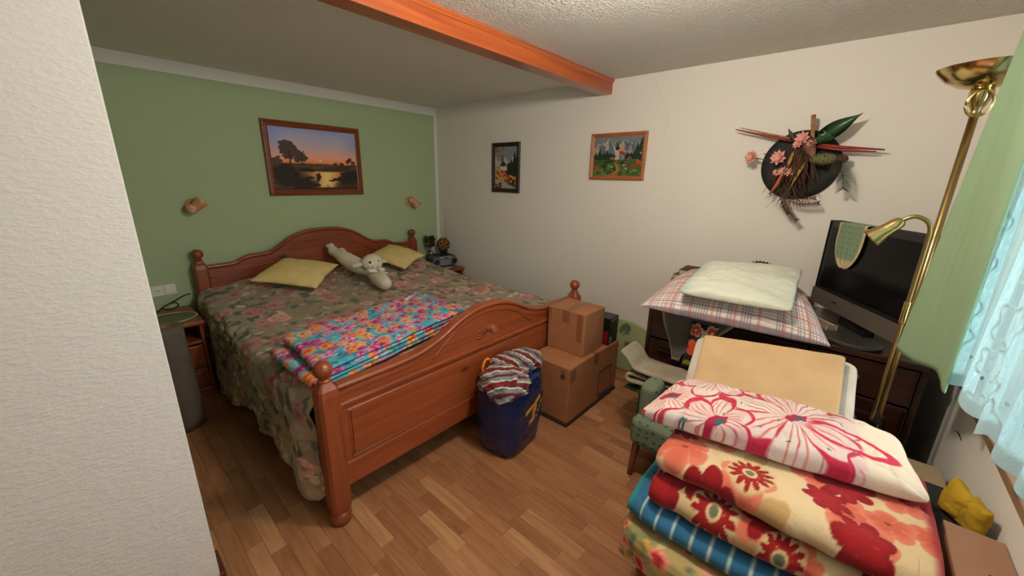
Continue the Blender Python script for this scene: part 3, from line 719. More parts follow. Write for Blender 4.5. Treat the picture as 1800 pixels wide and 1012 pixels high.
def bedspread():
    nu, nv = 330, 230
    ys = np.linspace(3.545, 1.560, nv)
    hy = [1.55, 1.62, 1.70, 1.80, 1.92, 2.10, 2.20, 2.33, 2.50, 2.70, 2.90, 3.05, 3.20, 3.32, 3.56]
    hz = [.13, .055, .060, .10, .15, .165, .175, .235, .185, .120, .080, .075, .110, .17, .22]
    P = np.zeros((nv, nu, 3)); UU = np.zeros((nv, nu)); VV = np.zeros((nv, nu))
    for j, y in enumerate(ys):
        zh = np.interp(y, hy, hz); ft = .5+.5*math.tanh((3.30-y)/.05)
        ph = y*21+2.2*math.sin(y*3.7); fold = math.sin(ph)+.4*math.sin(ph*1.9+1)
        xh = .462-.016*math.sin(y*2.6+.5)+.010*fold; xm_ = .472+.006*fold
        tk = .055*float(sm(1.66, 1.56, np.array(y))); xh += tk; xm_ += tk*.8
        if y > 3.2: xh = max(xh, .478); xm_ = max(xm_, .480)
        e = bed_top(np.array(.60), np.array(y))*1.0
        left = np.array([(xh, zh), (xm_-.006, zh+(e-zh)*.35), (xm_, zh+(e-zh)*.70), (.490, e-.055), (.515, e-.022), (.565, e-.004)])
        xt = np.linspace(.60, 2.36, 90); topz = bed_top(xt, np.full(90, y))
        e2 = topz[-1]
        right = np.array([(2.405, e2-.006), (2.440, e2-.03), (2.462, e2-.08), (2.475, .42), (2.480, .25)])
        path = np.concatenate([left, np.stack([xt, topz], 1), right]); path = resample(path, nu)
        s = np.r_[0, np.cumsum(np.linalg.norm(np.diff(path, axis=0), axis=1))]
        P[j, :, 0] = path[:, 0]; P[j, :, 1] = y; P[j, :, 2] = path[:, 1]; UU[j] = s-s[-1]/2; VV[j] = y
    N_ = normals(P); side = sm(.60, .50, P[..., 0])
    wr = fbm(P[..., 1]*9+3, P[..., 2]*6+P[..., 0]*5, 21, 4)*(.006+.014*side)
    rid = np.abs(fbm(P[..., 1]*4+P[..., 2]*3, P[..., 2]*7-P[..., 1]*2, 31, 3))
    wr += -.020*side*(np.exp(-(rid/.07)**2))*sm(.1, .3, P[..., 2])
    wr += .010*np.exp(-((P[..., 0]-.66)/.15)**2)*fbm(P[..., 1]*12, P[..., 0]*9, 44, 3)
    wr *= .25+.75*sm(1.57, 1.75, P[..., 1])
    sg = -1 if N_[nv//2, nu//2, 2] < 0 else 1
    P = P+N_*sg*wr[..., None]
    col = spread_paint(UU-UU.min(), VV-VV.min())
    return P, col, sg
P, colr, sg = bedspread()
if sg < 0: P = P[:, ::-1]; colr = colr[:, ::-1]
tag(sheet('bedspread', P, .006, MFAB, None, colr), 'muted floral bedspread hanging over the pine bed', 'bedspread')

# yellow cushions
def yellow(U, V): 
    c = np.empty(U.shape+(3,)); c[:] = (214, 190, 118); return c*(1+.04*fbm(U*8, V*8, 3)[..., None])
MYEL = cloth((232, 206, 138), .03, 420, .25)
tag(pillow('yellow_cushion', [(1.095, 2.907, .705), (1.443, 3.27, .775), (1.085, 3.49, .845), (.775, 3.28, .75)], .10, MYEL, None, None, 44, 44, .07, .006, .30, 5), 'pale yellow square cushion on the bed, left of the plush lamb', 'cushion')
tag(pillow('yellow_cushion', [(1.895, 2.963, .715), (2.315, 3.24, .745), (2.095, 3.54, .845), (1.745, 3.36, .79)], .10, MYEL, None, None, 44, 44, .09, .006, .30, 8), 'pale yellow square cushion on the bed, right of the plush lamb', 'cushion')

# plush lamb lying between the cushions
lamb = thing('plush_lamb', (1.52, 3.0, .68), 'cream plush lamb with a white bow lying between the yellow cushions', 'plush toy')
MPL1 = plain('plush_cream', (222, 212, 190), .95, bs=260, bstr=.6, bdist=.002, spec=.1)
body = smooth_path([(1.470, 3.45, .885), (1.475, 3.40, .860), (1.50, 3.28, .825), (1.54, 3.13, .775), (1.575, 3.00, .745), (1.57, 2.88, .720), (1.555, 2.76, .700), (1.54, 2.66, .690)], 44)
rad = np.interp(np.linspace(0, 1, 44), [0, .04, .10, .18, .3, .42, .52, .60, .72, .85, .95, 1], [.012, .040, .044, .040, .062, .068, .052, .046, .060, .062, .045, .008])
V, F = tube_v([tuple(p) for p in body], list(rad), 20); mk('body', V, F, MPL1, lamb)
hd = lump('head', (1.595, 2.985, .815), (.088, .080, .074), MPL1, .03, 2, 3, None, lamb, 28, 20)
lump('muzzle', (1.590, 2.915, .790), (.038, .038, .032), MPL1, .02, 2, 4, None, hd, 20, 14)
for sx in (-1, 1):
    pillow('ear', [(1.665, 3.03, .83), (1.755, 3.05, .81), (1.755, 3.00, .795), (1.665, 2.98, .81)] if sx > 0 else [(1.435, 3.05, .81), (1.525, 3.03, .83), (1.525, 2.98, .81), (1.435, 3.00, .795)], .032, MPL1, None, hd, 14, 12, .1, .001)
    lump('eye', (1.578+sx*.036, 2.918, .836), (.010,)*3, MBLACK, 0, 1, 1, None, hd, 12, 8)
tube('nose', [(1.576, 2.880, .803), (1.586, 2.876, .796), (1.596, 2.880, .803)], .004, plain('nose_pink', (170, 110, 100), .8), hd, 6)
pillow('foot', [(1.44, 3.40, .86), (1.51, 3.42, .87), (1.50, 3.50, .93), (1.43, 3.48, .92)], .05, MPL1, None, lamb, 16, 16, .1, .001)
pillow('foot', [(1.52, 3.36, .84), (1.575, 3.36, .84), (1.575, 3.45, .875), (1.52, 3.45, .88)], .045, MPL1, None, lamb, 16, 16, .1, .001)
MRIB = plain('ribbon_white', (226, 218, 200), .4)
bw = pillow('bow', [(1.485, 2.835, .775), (1.553, 2.815, .772), (1.553, 2.855, .785), (1.485, 2.895, .79)], .028, MRIB, None, lamb, 14, 12, .05, .002)
pillow('bow_loop', [(1.558, 2.815, .772), (1.632, 2.835, .770), (1.632, 2.885, .785), (1.558, 2.855, .785)], .028, MRIB, None, bw, 14, 12, .05, .002)
tube('bow_tail', [(1.555, 2.83, .79), (1.575, 2.79, .772), (1.60, 2.755, .762)], [.007, .010, .006], MRIB, bw, 6)

# bright floral blanket folded on the foot of the bed
def bright(U, V):
    c = Cv(U, V, (84, 170, 190)); c.fill(sm(.1, .4, fbm(U*14, V*14, 4, 3)), (52, 130, 166)); c.fill(sm(.15, .5, fbm(U*16+5, V*16, 6, 3)), (130, 200, 206))
    r = random.Random(5); u0, u1, v0, v1 = U.min(), U.max(), V.min(), V.max()
    A = (u1-u0)*(v1-v0)
    for k in range(int(A*420)):
        x, y = r.uniform(u0, u1), r.uniform(v0, v1); c.blob(x, y, .016, .007, r.uniform(0, 6), r.choice([(40, 90, 110), (70, 120, 90), (170, 205, 205), (30, 70, 90)]), .3, k)
    for k in range(int(A*430)):
        x, y = r.uniform(u0, u1), r.uniform(v0, v1); R = r.uniform(.022, .040)
        p, e, d = r.choice([((176, 40, 110), (226, 140, 176), (110, 20, 60)), ((150, 30, 96), (214, 110, 160), (90, 16, 50)), ((222, 110, 40), (236, 168, 90), (150, 50, 20)), ((232, 128, 60), (240, 190, 140), (160, 60, 30)), ((200, 70, 130), (236, 190, 206), (120, 30, 60))])
        c.flower(x, y, R, r.choice((5, 6)), r.uniform(0, 6), p, e, d, .2, .25, seed=k, line=np.array(d)*1.2)
        c.blob(x+R*.2, y+R*.15, R*.4, R*.18, r.uniform(0, 6), np.array(e)*1.05, .4, k); c.blob(x-R*.3, y-R*.2, R*.35, R*.14, r.uniform(0, 6), np.array(p)*.8, .4, k+3)
    return np.clip(c.C, 0, 255)
serp('bright_blanket', [(.98, .0), (.5, .0), (.08, .0), (-.005, -.004), (-.022, .008), (-.004, .022), (.08, .022), (.5, .022), (.90, .022), (.98, .023), (1.0, .034), (.98, .045), (.90, .046), (.5, .046), (.10, .046), (.052, .048), (.036, .060), (.052, .070), (.10, .071), (.5, .070), (.80, .070), (1.0, .069)], (.555, 2.09, .641), (.555, 1.575, .636), .021, MFAB, bright, None, 330, 120, .004, 3, ends=.03, xdir=(1, .19, 0))
o = bpy.data.objects['bright_blanket']; tag(o, 'folded blanket with bright pink, orange and turquoise flowers at the bed foot', 'blanket')
tg_ = pillow('paper_tag', [(1.36, 2.13, .727), (1.45, 2.19, .729), (1.44, 2.215, .729), (1.35, 2.155, .727)], .008, plain('tag_white', (220, 216, 200), .7), None, None, 14, 8, .05, .001)
tag(tg_, 'small white tag lying on the bright floral blanket', 'tag')

# ------------------------------------------------------------------ nightstands
def nightstand(x0, x1, yf, h, label):
    t = thing('nightstand', ((x0+x1)/2, (yf+3.66)/2, 0), label, 'nightstand')
    box('top', x0-.015, x1+.012, yf-.02, 3.665, h-.03, h, MPINE, t, .008, 3)
    box('side_panel', x0, x0+.02, yf, 3.655, 0, h-.03, MPINEZ, t, .002); box('side_panel', x1-.02, x1, yf, 3.655, 0, h-.03, MPINEZ, t, .002)
    box('back_panel', x0+.02, x1-.02, 3.635, 3.655, .04, h-.03, MPINE, t, 0)
    box('shelf', x0+.02, x1-.02, yf+.01, 3.635, h-.165, h-.145, MPINE, t, .002)
    dr = box('drawer', x0+.022, x1-.022, yf-.012, yf+.012, .215, h-.172, MPINE, t, .005)
    raised('door_field', x0+.045, x1-.045, .085, .195, yf-.006, .006, .02, MPINE, box('door', x0+.022, x1-.022, yf-.008, yf+.012, .065, .208, MPINE, t, .004))
    lathe('knob', [(.006, 0), (.006, .012), (.013, .018), (.013, .026), (.006, .030)], ((x0+x1)/2, yf-.012, (.215+h-.172)/2), MPINEZ, dr, (0, -1, 0), 14)
    box('plinth', x0+.01, x1-.01, yf-.018, yf+.012, 0, .062, MPINE, t, .006)
    return t
nightstand(.045, .445, 3.21, .55, 'pine nightstand left of the bed, behind the upright rolled carpet')
nightstand(2.505, 2.815, 3.23, .55, 'pine nightstand in the corner, carrying the portable radio')
# doilies
def doily(name, cx, cy, z, rx, ry, rgb, rim, label):
    t = thing(name, (cx, cy, z), label, 'doily')
    n = 48; V = [(cx, cy, z+.004)]; F = []
    for q, zz in ((.55, .004), (.88, .004), (.9, .001)):
        V += [(cx+rx*q*math.cos(2*PI*k/n), cy+ry*q*math.sin(2*PI*k/n), z+zz) for k in range(n)]
    for k in range(n): F.append([0, 1+k, 1+(k+1) % n])
    for i in range(2):
        for k in range(n): F.append([1+i*n+k, 1+(i+1)*n+k, 1+(i+1)*n+(k+1) % n, 1+i*n+(k+1) % n])
    F.append([1+2*n+k for k in range(n)][::-1])
    mk('cloth', V, F, cloth(rgb), t)
    pts = [(cx+rx*(.94+.03*math.cos(k*PI))*math.cos(2*PI*k/96), cy+ry*(.94+.03*math.cos(k*PI))*math.sin(2*PI*k/96), z+.004) for k in range(97)]
    tube('lace_edge', pts, .0045, cloth(rim), t, 6)
doily('doily', .30, 3.37, .551, .155, .135, (112, 124, 92), (190, 176, 140), 'green oval doily with cream edge on the nightstand beside the rolled carpet')
doily('doily', 2.655, 3.40, .551, .135, .125, (170, 160, 138), (196, 184, 158), 'pale crocheted doily under the portable radio')
# cable on left nightstand
cb = smooth_path([(.10, 3.50, .560), (.17, 3.52, .565), (.25, 3.54, .562), (.30, 3.545, .60), (.36, 3.55, .615), (.38, 3.56, .585), (.33, 3.555, .565), (.29, 3.55, .590), (.34, 3.55, .615), (.42, 3.56, .65), (.46, 3.57, .655)], 70)
tag(tube('cable', [tuple(p) for p in cb], .0045, MBLKM, None, 6), 'looped black cable on the nightstand left of the bed', 'cable')
tin = thing('round_tin', (.13, 3.40, .551), 'small dark round tin beside the green doily', 'tin')
lathe('tin_body', [(.05, 0), (.052, .002), (.052, .03)], (.13, 3.40, .551), plain('tin_dark', (60, 52, 44), .4, .4), tin); lathe('tin_lid', [(.054, .03), (.054, .04), (.045, .043)], (.13, 3.40, .551), MBLKM, tin)
# rolled carpet standing upright
def carpet():
    t = thing('rolled_carpet', (.235, 2.87, 0), 'rolled grey-brown carpet standing upright by the left nightstand', 'carpet')
    n = 220; th = np.linspace(0, 2*PI*3.4, n); r = .028+.072*th/th[-1]; lean = .02
    zs = np.linspace(0, .655, 12); P = np.zeros((12, n, 3))
    for j, z in enumerate(zs): P[j] = np.stack([.235+lean*(-z)+r*np.cos(th+2.2), 2.87+r*np.sin(th+2.2), np.full(n, z)], 1)
    Nn = normals(P)
    s1 = sheet('carpet_back', P, .007, cloth((104, 94, 84), .05, 200, .5), t)
    P2 = P-Nn*.0075
    sheet('carpet_pile', P2, .006, cloth((150, 126, 92), .08, 200, .8), t, label='tan pile side of the carpet roll')
carpet()

# ------------------------------------------------------------------ right nightstand things
rd = thing('portable_radio', (2.66, 3.40, .56), 'dark grey portable radio with raised antenna on the corner nightstand', 'radio')
MRAD = plain('radio_dark', (92, 94, 98), .35, .2)
xf = Matrix.Translation((2.662, 3.40, .558)) @ Matrix.Rotation(math.radians(-14), 4, 'Z')
def rbox(name, b, m, par, bev=.004, seg=2, label=None): return box(name, *b, m, par, bev, seg, label, xf)
rbox('body', (-.145, .145, -.085, .085, .004, .125), MRAD, rd, .035, 5)
rbox('top_deck', (-.10, .10, -.06, .07, .118, .134), MBLACK, rd, .006)
fa = rbox('front_band', (-.072, .072, -.097, -.08, .098, .120), MLSILV, rd, .008, 3)
rbox('display', (-.028, .028, -.0985, -.09, .103, .115), plain('lcd', (70, 80, 70), .2), fa, .001)
rbox('tape_door', (-.062, .062, -.093, -.08, .022, .088), MSILV, rd, .006)
for sx in (-1, 1):
    c = xf @ Vector((sx*.103, -.083, .062)); ax = (xf.to_3x3() @ Vector((0, -1, 0)))
    g = lathe('speaker', [(.044, 0), (.044, .006), (.040, .010), (.036, .006), (.002, .008)], c[:], MSILV, rd, ax[:], 24)
    lathe('cone', [(.034, .006), (.030, .0085), (.004, .009)], c[:], MBLKM, g, ax[:], 20)
rbox('foot', (-.11, .11, -.06, .06, -.003, .006), MBLACK, rd, .001)
tube('antenna', [(2.792, 3.475, .675), (2.800, 3.49, .80), (2.806, 3.50, 1.075)], [.003, .0025, .0016], MSILV, rd, 6)
hp = smooth_path([(2.512, 3.45, .66), (2.505, 3.46, .715), (2.535, 3.455, .735), (2.57, 3.45, .725), (2.58, 3.45, .69)], 20)
tube('carry_handle', [tuple(p) for p in hp], .006, MBLACK, rd, 8)
# sunflower ball on radio
fl_ = thing('sunflower_ball', (2.735, 3.47, .695), 'ball of small dried sunflowers on top of the radio', 'flowers')
lump('core', (2.735, 3.47, .785), (.066, .066, .066), plain('core', (70, 46, 20), .9), .05, 2, 1, None, fl_, 16, 12)
lathe('pot', [(.035, 0), (.05, .02), (.045, .03)], (2.735, 3.47, .694), MBLKM, fl_)
MPET = plain('petal_yellow', (176, 122, 52), .8); MCEN = plain('seed_brown', (48, 26, 16), .9)
def sunflower(c, nrm, R, par):
    x, y, d = frame_from(nrm); c = Vector(c); V = []; F = []
    for k in range(12):
        a = 2*PI*k/12; e = (x*math.cos(a)+y*math.sin(a)); s_ = (x*-math.sin(a)+y*math.cos(a)); i = len(V)
        V += [(c+e*R*.4+s_*R*.1)[:], (c+e*R*.4-s_*R*.1)[:], (c+e*R*.8-s_*R*.2+d*R*.12)[:], (c+e*R*1.05+d*R*.05)[:], (c+e*R*.8+s_*R*.2+d*R*.12)[:], (c+e*R*.7-d*R*.08)[:]]
        F += [[i, i+1, i+2, i+3, i+4], [i, i+5, i+1], [i+1, i+5, i+2], [i+2, i+5, i+3], [i+3, i+5, i+4], [i+4, i+5, i]]
    f = mk('sunflower', V, F, MPET, par, False)
    V, F = lathe_v([(R*.60, R*.1), (R*.58, R*.22), (R*.2, R*.26), (.001, R*.30)], c[:], d[:], 12); mk('seed_head', V, F, MCEN, f)
rs = random.Random(2); gold = PI*(3-math.sqrt(5)); n = 34
for k in range(n):
    z = 1-2*(k+.5)/n; a = gold*k; q = math.sqrt(1-z*z); d = Vector((q*math.cos(a), q*math.sin(a), z))
    if z < -.8: continue
    sunflower((2.735+d.x*.068, 3.47+d.y*.068, .785+d.z*.068), d, .026, fl_)
# second dried bunch behind
db = thing('dried_bunch', (2.615, 3.56, .62), 'small bunch of dried dark flower heads behind the radio', 'flowers')
V, F = lathe_v([(.028, 0), (.034, .02), (.03, .10), (.034, .115)], (2.615, 3.57, .552), (0, 0, 1), 18); mk('vase', V, F, plain('vase_green', (66, 74, 52), .5), db)
for k in range(15):
    a = k*2.4; e = (2.625+.075*math.cos(a)*(.4+.6*((k*7) % 5)/5), 3.56+.03*math.sin(a), .775+.11*((k*3) % 7)/7)
    st = tube('stem', [(2.615, 3.57, .66), ((2.615+e[0])/2, (3.57+e[1])/2, .74), e], .0018, plain('stem', (74, 78, 44), .8) if k == 0 else bpy.data.materials['stem'], db, 5)
    lump('flower_head', e, (.022, .022, .02), MCEN if k % 3 else plain('dry_green', (70, 76, 48), .9), .3, 4, k, None, st, 12, 8)
# sockets
def socket(name, x0, x1, z0, z1, kinds, label):
    t = thing(name, ((x0+x1)/2, GY-.01, z0), label, 'socket'); w_ = (x1-x0)/len(kinds)
    for i, k in enumerate(kinds):
        a, b = x0+i*w_, x0+(i+1)*w_
        p = box('plate', a+.0005, b-.0005, GY-.011, GY-.001, z0, z1, MWHITE, t, .003)
        cx, cz = (a+b)/2, (z0+z1)/2
        if k == 'o':
            lathe('well', [(.024, 0), (.024, .0025), (.020, .003), (.0195, .0012), (.001, .001)], (cx, GY-.011, cz), MWHITE, p, (0, -1, 0), 24)
            for s_ in (-1, 1): lathe('hole', [(.0035, 0), (.0035, .0012)], (cx+s_*.0085, GY-.012, cz), MBLKM, p, (0, -1, 0), 10)
        else:
            box('rocker', a+.010, b-.010, GY-.016, GY-.009, z0+.010, z1-.010, MWHITE, p, .003)
socket('wall_socket', .262, .402, .648, .724, 'ob', 'white double socket and switch plate left of the headboard')
socket('wall_socket', 2.645, 2.805, .648, .752, 'oo', 'white socket plate in the corner above the radio')

# ------------------------------------------------------------------ wooden wall spots
MSP = wood('spot_wood', (200, 138, 94), (230, 172, 126), 'z', .35, 1.5, False)
def sconce(cx, cz, tilt, label):
    t = thing('wall_spot', (cx, GY-.06, cz-.05), label, 'wall lamp')
    lathe('base_disc', [(.05, 0), (.05, .012), (.044, .020), (.02, .022)], (cx, GY-.001, cz), MSP, t, (0, -1, 0), 28)
    lathe('arm', [(.012, 0), (.012, .035), (.016, .045)], (cx, GY-.02, cz), MSP, t, (0, -1, 0), 16)
    d = Vector(tilt).normalized(); c = Vector((cx, GY-.085, cz)); p = c-d*.065
    h = lathe('spot_head', [(.006, 0), (.026, .006), (.037, .022), (.039, .036), (.032, .052), (.027, .063), (.030, .074), (.038, .092), (.042, .112), (.043, .124), (.038, .124), (.030, .100), (.012, .085)], p[:], MSP, t, d[:], 26)
    lump('bulb', tuple(p+d*.104), (.024, .024, .024), plain('bulb_glass', (226, 214, 190), .2), 0, 1, 1, None, h, 16, 12)
    lathe('screw', [(.007, 0), (.007, .004), (.003, .006)], tuple(p+d*.028+Vector((0, -.037, .006))), MLSILV, h, (0, -1, .1), 12)
sconce(.598, 1.282, (.72, -.28, .62), 'turned wooden wall spot left of the sunset painting')
sconce(2.455, 1.256, (.42, -.62, -.62), 'turned wooden wall spot near the corner, right of the sunset painting')

# ------------------------------------------------------------------ pictures
def canvas(name, plane, a0, a1, z0, z1, paint, par, n=(150, 110), flip=False):
    u, v = np.meshgrid(np.linspace(0, 1, n[0]), np.linspace(0, 1, n[1]))
    A = a0+(a1-a0)*u; Z = z0+(z1-z0)*v; ax, P0 = plane; Q = np.full(A.shape, P0)
    P = np.stack([A, Q, Z], -1) if ax == 'y' else np.stack([Q, A, Z], -1)
    uu = 1-u if flip else u
    return mk(name, P.reshape(-1, 3), quads(n[1], n[0]), MPRINT, par, True, paint(uu, v))
def sunset(u, v):
    c = Cv(u, v, (150, 140, 165))
    st = [(.0, (60, 40, 30)), (.44, (214, 120, 70)), (.50, (220, 140, 104)), (.60, (196, 150, 140)), (.75, (168, 152, 164)), (.88, (150, 148, 172)), (1, (120, 134, 178))]
    for k in range(3): c.C[..., k] = np.interp(v+.03*fbm(u*5, v*8, 3, 3), [s[0] for s in st], [s[1][k] for s in st])
    c.fill(sm(.25, 0, u)*sm(.45, .9, v), (118, 132, 182), .6); c.fill(sm(.75, 1, u)*sm(.5, .8, v), (110, 128, 180), .5)
    c.fill(sm(.2, .5, fbm(u*4, v*10, 9, 4))*sm(.5, .6, v), (176, 150, 150), .5)
    c.blob(.54, .50, .012, .016, 0, (246, 214, 150), 0)
    gy = .44+.02*fbm(u*9, u*0, 2, 3); c.fill(sm(gy+.008, gy-.008, v), (58, 44, 32))
    c.fill((v < gy)*sm(.05, .5, fbm(u*6, v*14, 5, 4)), (92, 66, 40), .9); c.fill((v < .42)*(v > .33)*sm(0, .4, fbm(u*5, v*22, 15, 3)), (110, 84, 56), .6)
    wm = np.exp(-((u-(.60+.1*(v-.2)))/(.10+.16*sm(.05, .30, v)))**4)*(v < .315)*(v > .045); c.fill(wm, (206, 134, 74), .95)
    c.fill(np.exp(-((u-.60)/.09)**2)*(v < .30)*(v > .05), (240, 204, 128), .75)
    c.fill(sm(.3, .6, fbm(u*5+3, v*16, 8, 4))*(v < .22), (70, 46, 30), .8)
    for (x, y, rx, ry) in ((.50, .22, .03, .07), (.78, .18, .16, .035), (.30, .12, .2, .10), (.9, .25, .16, .09), (.1, .25, .16, .2), (.84, .12, .1, .02), (.36, .33, .10, .03)):
        c.blob(x, y, rx, ry, 0, (40, 32, 24), .4, int(x*99))
    for (x, y, r) in ((.17, .72, .075), (.21, .66, .08), (.15, .63, .065), (.25, .60, .06), (.19, .55, .06), (.32, .58, .055), (.35, .52, .045), (.07, .47, .06), (.29, .50, .05), (.02, .45, .06)):
        c.blob(x, y, r, r*1.1, 0, (70, 56, 48), .45, int(x*77))
    c.line([(.20, .40), (.20, .62)], .02, (54, 42, 34)); c.line([(.33, .40), (.33, .55)], .014, (54, 42, 34))
    for (x, y, r) in ((.88, .50, .03), (.91, .53, .028), (.95, .48, .03), (.80, .44, .03), (.72, .44, .03)): c.blob(x, y, r, r*1.2, 0, (62, 48, 40), .4, int(x*55))
    c.fill(sm(.06, .0, v), (36, 28, 22), .8)
    return np.clip(c.C*1.22, 0, 255)
def alpine(u, v):
    c = Cv(u, v, (128, 142, 150)); c.fill(sm(.2, .5, fbm(u*5, v*6, 3)), (150, 160, 164), .6)
    for (x, h, w_, cl) in ((.80, .84, .30, (186, 180, 170)), (.12, .84, .24, (206, 184, 144)), (.47, .90, .24, (174, 160, 150)), (.64, .93, .26, (204, 174, 136)), (.32, .95, .28, (206, 200, 186)), (.22, .78, .14, (110, 116, 140))):
        c.poly([(x-w_, .5), (x-.02, h), (x+.03, h-.03), (x+w_*.8, .5)], cl); c.poly([(x-.02, h-.05), (x+.03, h-.03), (x+w_*.6, .5), (x+.02, .5)], (96, 108, 134), .8)
    c.fill((v > .5)*sm(.15, .35, fbm(u*22+v*9, v*16, 33, 3)), (226, 214, 190), .55); c.fill((v > .5)*(v < .86)*sm(.2, .4, fbm(u*24-v*12, v*14, 36, 3)), (84, 84, 96), .6)
    c.fill(sm(.86, .97, v), (134, 146, 154), .6)
    tl = .54+.10*np.abs(fbm(u*16, u*0, 5, 3)); c.fill(sm(tl+.01, tl-.01, v), (36, 60, 52)); c.fill((v < tl)*sm(0, .3, fbm(u*14, v*18, 6, 3)), (30, 46, 40)); c.fill((v < tl)*sm(.2, .5, fbm(u*13+7, v*15, 8, 3)), (58, 84, 100), .7)
    for (x, h) in ((.05, .60), (.13, .68), (.22, .62), (.30, .66), (.9, .80), (.98, .95), (.84, .62)):
        for q in range(5): c.poly([(x-.035-.014*(4-q), h-.34+q*.06), (x, h-.2+q*.06), (x+.035+.014*(4-q), h-.34+q*.06)], (28, 52, 38) if q % 2 else (40, 70, 48))
    c.fill(sm(.44, .40, v+.06*fbm(u*4, v*4, 2)), (78, 110, 56)); c.fill((v < .42)*sm(.0, .4, fbm(u*9, v*14, 12, 4)), (120, 142, 64), .9); c.fill((v < .40)*sm(.1, .4, fbm(u*8+5, v*12, 22, 4)), (40, 58, 34), .9)
    c.poly([(.30, 0), (.52, 0), (.60, .16), (.56, .27), (.50, .33), (.53, .40), (.49, .40), (.44, .32), (.50, .24), (.50, .14)], (176, 110, 60)); c.line([(.45, .04), (.54, .18), (.50, .28)], .02, (210, 160, 100))
    c.poly([(.46, .42), (.46, .66), (.54, .66), (.54, .42)], (220, 208, 190)); c.poly([(.54, .42), (.54, .62), (.66, .54), (.66, .42)], (150, 150, 168)); c.poly([(.53, .64), (.62, .63), (.68, .54), (.58, .54)], (196, 60, 36))
    c.blob(.50, .71, .045, .06, 0, (40, 46, 66), .05); c.poly([(.485, .76), (.50, .90), (.515, .76)], (36, 40, 58)); c.blob(.475, .50, .012, .03, 0, (60, 50, 50), 0); c.blob(.575, .48, .012, .03, 0, (60, 50, 50), 0)
    c.poly([(.36, .42), (.38, .50), (.45, .47), (.45, .42)], (196, 96, 50)); c.poly([(.70, .42), (.75, .52), (.82, .43)], (170, 70, 44))
    for (x, y, r, cl) in ((.04, .25, .06, (190, 70, 40)), (.08, .20, .05, (206, 96, 50)), (.95, .34, .07, (196, 76, 40)), (.88, .28, .06, (170, 60, 36)), (.76, .28, .05, (150, 56, 40)), (.66, .28, .03, (214, 196, 180)), (.70, .20, .03, (206, 190, 190)), (.88, .16, .03, (196, 180, 80)), (.2, .16, .05, (110, 150, 60)), (.40, .24, .03, (200, 190, 160))): c.blob(x, y, r, r*.8, 0, cl, .4, int(x*88))
    return c.C*.86
def stream(u, v):
    c = Cv(u, v, (126, 138, 142)); c.fill(sm(.75, .55, v), (170, 158, 130)); c.fill(sm(.1, .4, fbm(u*5, v*7, 3))*(v > .6), (146, 154, 152), .7)
    c.fill((v < .75)*(v > .55)*(sm(.0, .3, fbm(u*6, v*10, 5))), (196, 186, 168)); c.fill((v < .62)*sm(-.1, .3, fbm(u*8, v*9, 6, 3)+(u-.5)), (48, 56, 44))
    for (x, h) in ((.75, .66), (.90, .82), (.62, .58), (.98, .70)):
        for q in range(5): c.poly([(x-.06-.03*(4-q), h-.40+q*.08), (x, h-.24+q*.08), (x+.06+.03*(4-q), h-.40+q*.08)], (34, 46, 36))
    c.poly([(.30, .50), (.36, .86), (.42, .50)], (44, 44, 50)); c.poly([(.26, .58), (.38, .66), (.52, .60), (.50, .50), (.28, .50)], (54, 50, 60)); c.poly([(.25, .42), (.27, .53), (.55, .54), (.58, .44)], (214, 196, 160))
    for k in range(46):
        r = random.Random(k); x, y = r.uniform(0, 1), r.uniform(.18, .42); y = y*(1.15-.5*x); c.blob(x, y, .06, .03, 0, r.choice([(196, 96, 36), (220, 150, 60), (170, 60, 30), (206, 170, 90), (90, 96, 50)]), .4, k)
    c.fill(sm(.28, .22, v+.22*u-.0)*1.0, (168, 164, 156)); c.fill((v+.22*u < .26)*sm(.05, .4, fbm(u*4+v*9, v*16, 9, 3)), (120, 112, 104), .8)
    for k in range(40):
        r = random.Random(k+70); x, y = r.uniform(0, .42), 1-r.random()**2*.30; c.blob(x, y, .03, .018, r.uniform(0, 3), r.choice([(170, 90, 50), (196, 130, 84), (110, 60, 40)]), .3, k)
    for k in range(16):
        r = random.Random(k+170); c.blob(r.uniform(0, .3), r.uniform(0, .13), .04, .025, 0, r.choice([(120, 40, 26), (70, 30, 20)]), .4, k)
    return c.C
def picture(name, plane, a0, a1, z0, z1, wd, dep, mframe, paint, label, n=(150, 110), flip=False):
    ax, P0, sg_ = plane; cx = (a0+a1)/2
    t = thing(name, (cx, P0+sg_*.01, z0) if ax == 'y' else (P0+sg_*.01, cx, z0), label, 'picture')
    rectring('frame', a0, a1, z0, z1, wd, dep, mframe, t, plane)
    canvas('painting', (ax, P0+sg_*dep*.42), a0+wd*.9, a1-wd*.9, z0+wd*.9, z1-wd*.9, paint, t, n, flip)
picture('framed_picture', ('y', GY-.002, -1), 1.112, 1.926, 1.343, 1.937, .048, .030, MFRAME, sunset, 'wide framed sunset landscape painting above the headboard', (190, 130))
picture('framed_picture', ('x', WX-.002, -1), 1.240, 1.695, 1.527, 1.868, .030, .020, MFR2, alpine, 'light wood framed alpine church needlework on the white wall', (170, 130), True)
picture('framed_picture', ('x', WX-.002, -1), 2.442, 2.796, 1.390, 1.846, .038, .020, MFRD, stream, 'dark framed upright stream and church picture on the white wall', (120, 150), True)
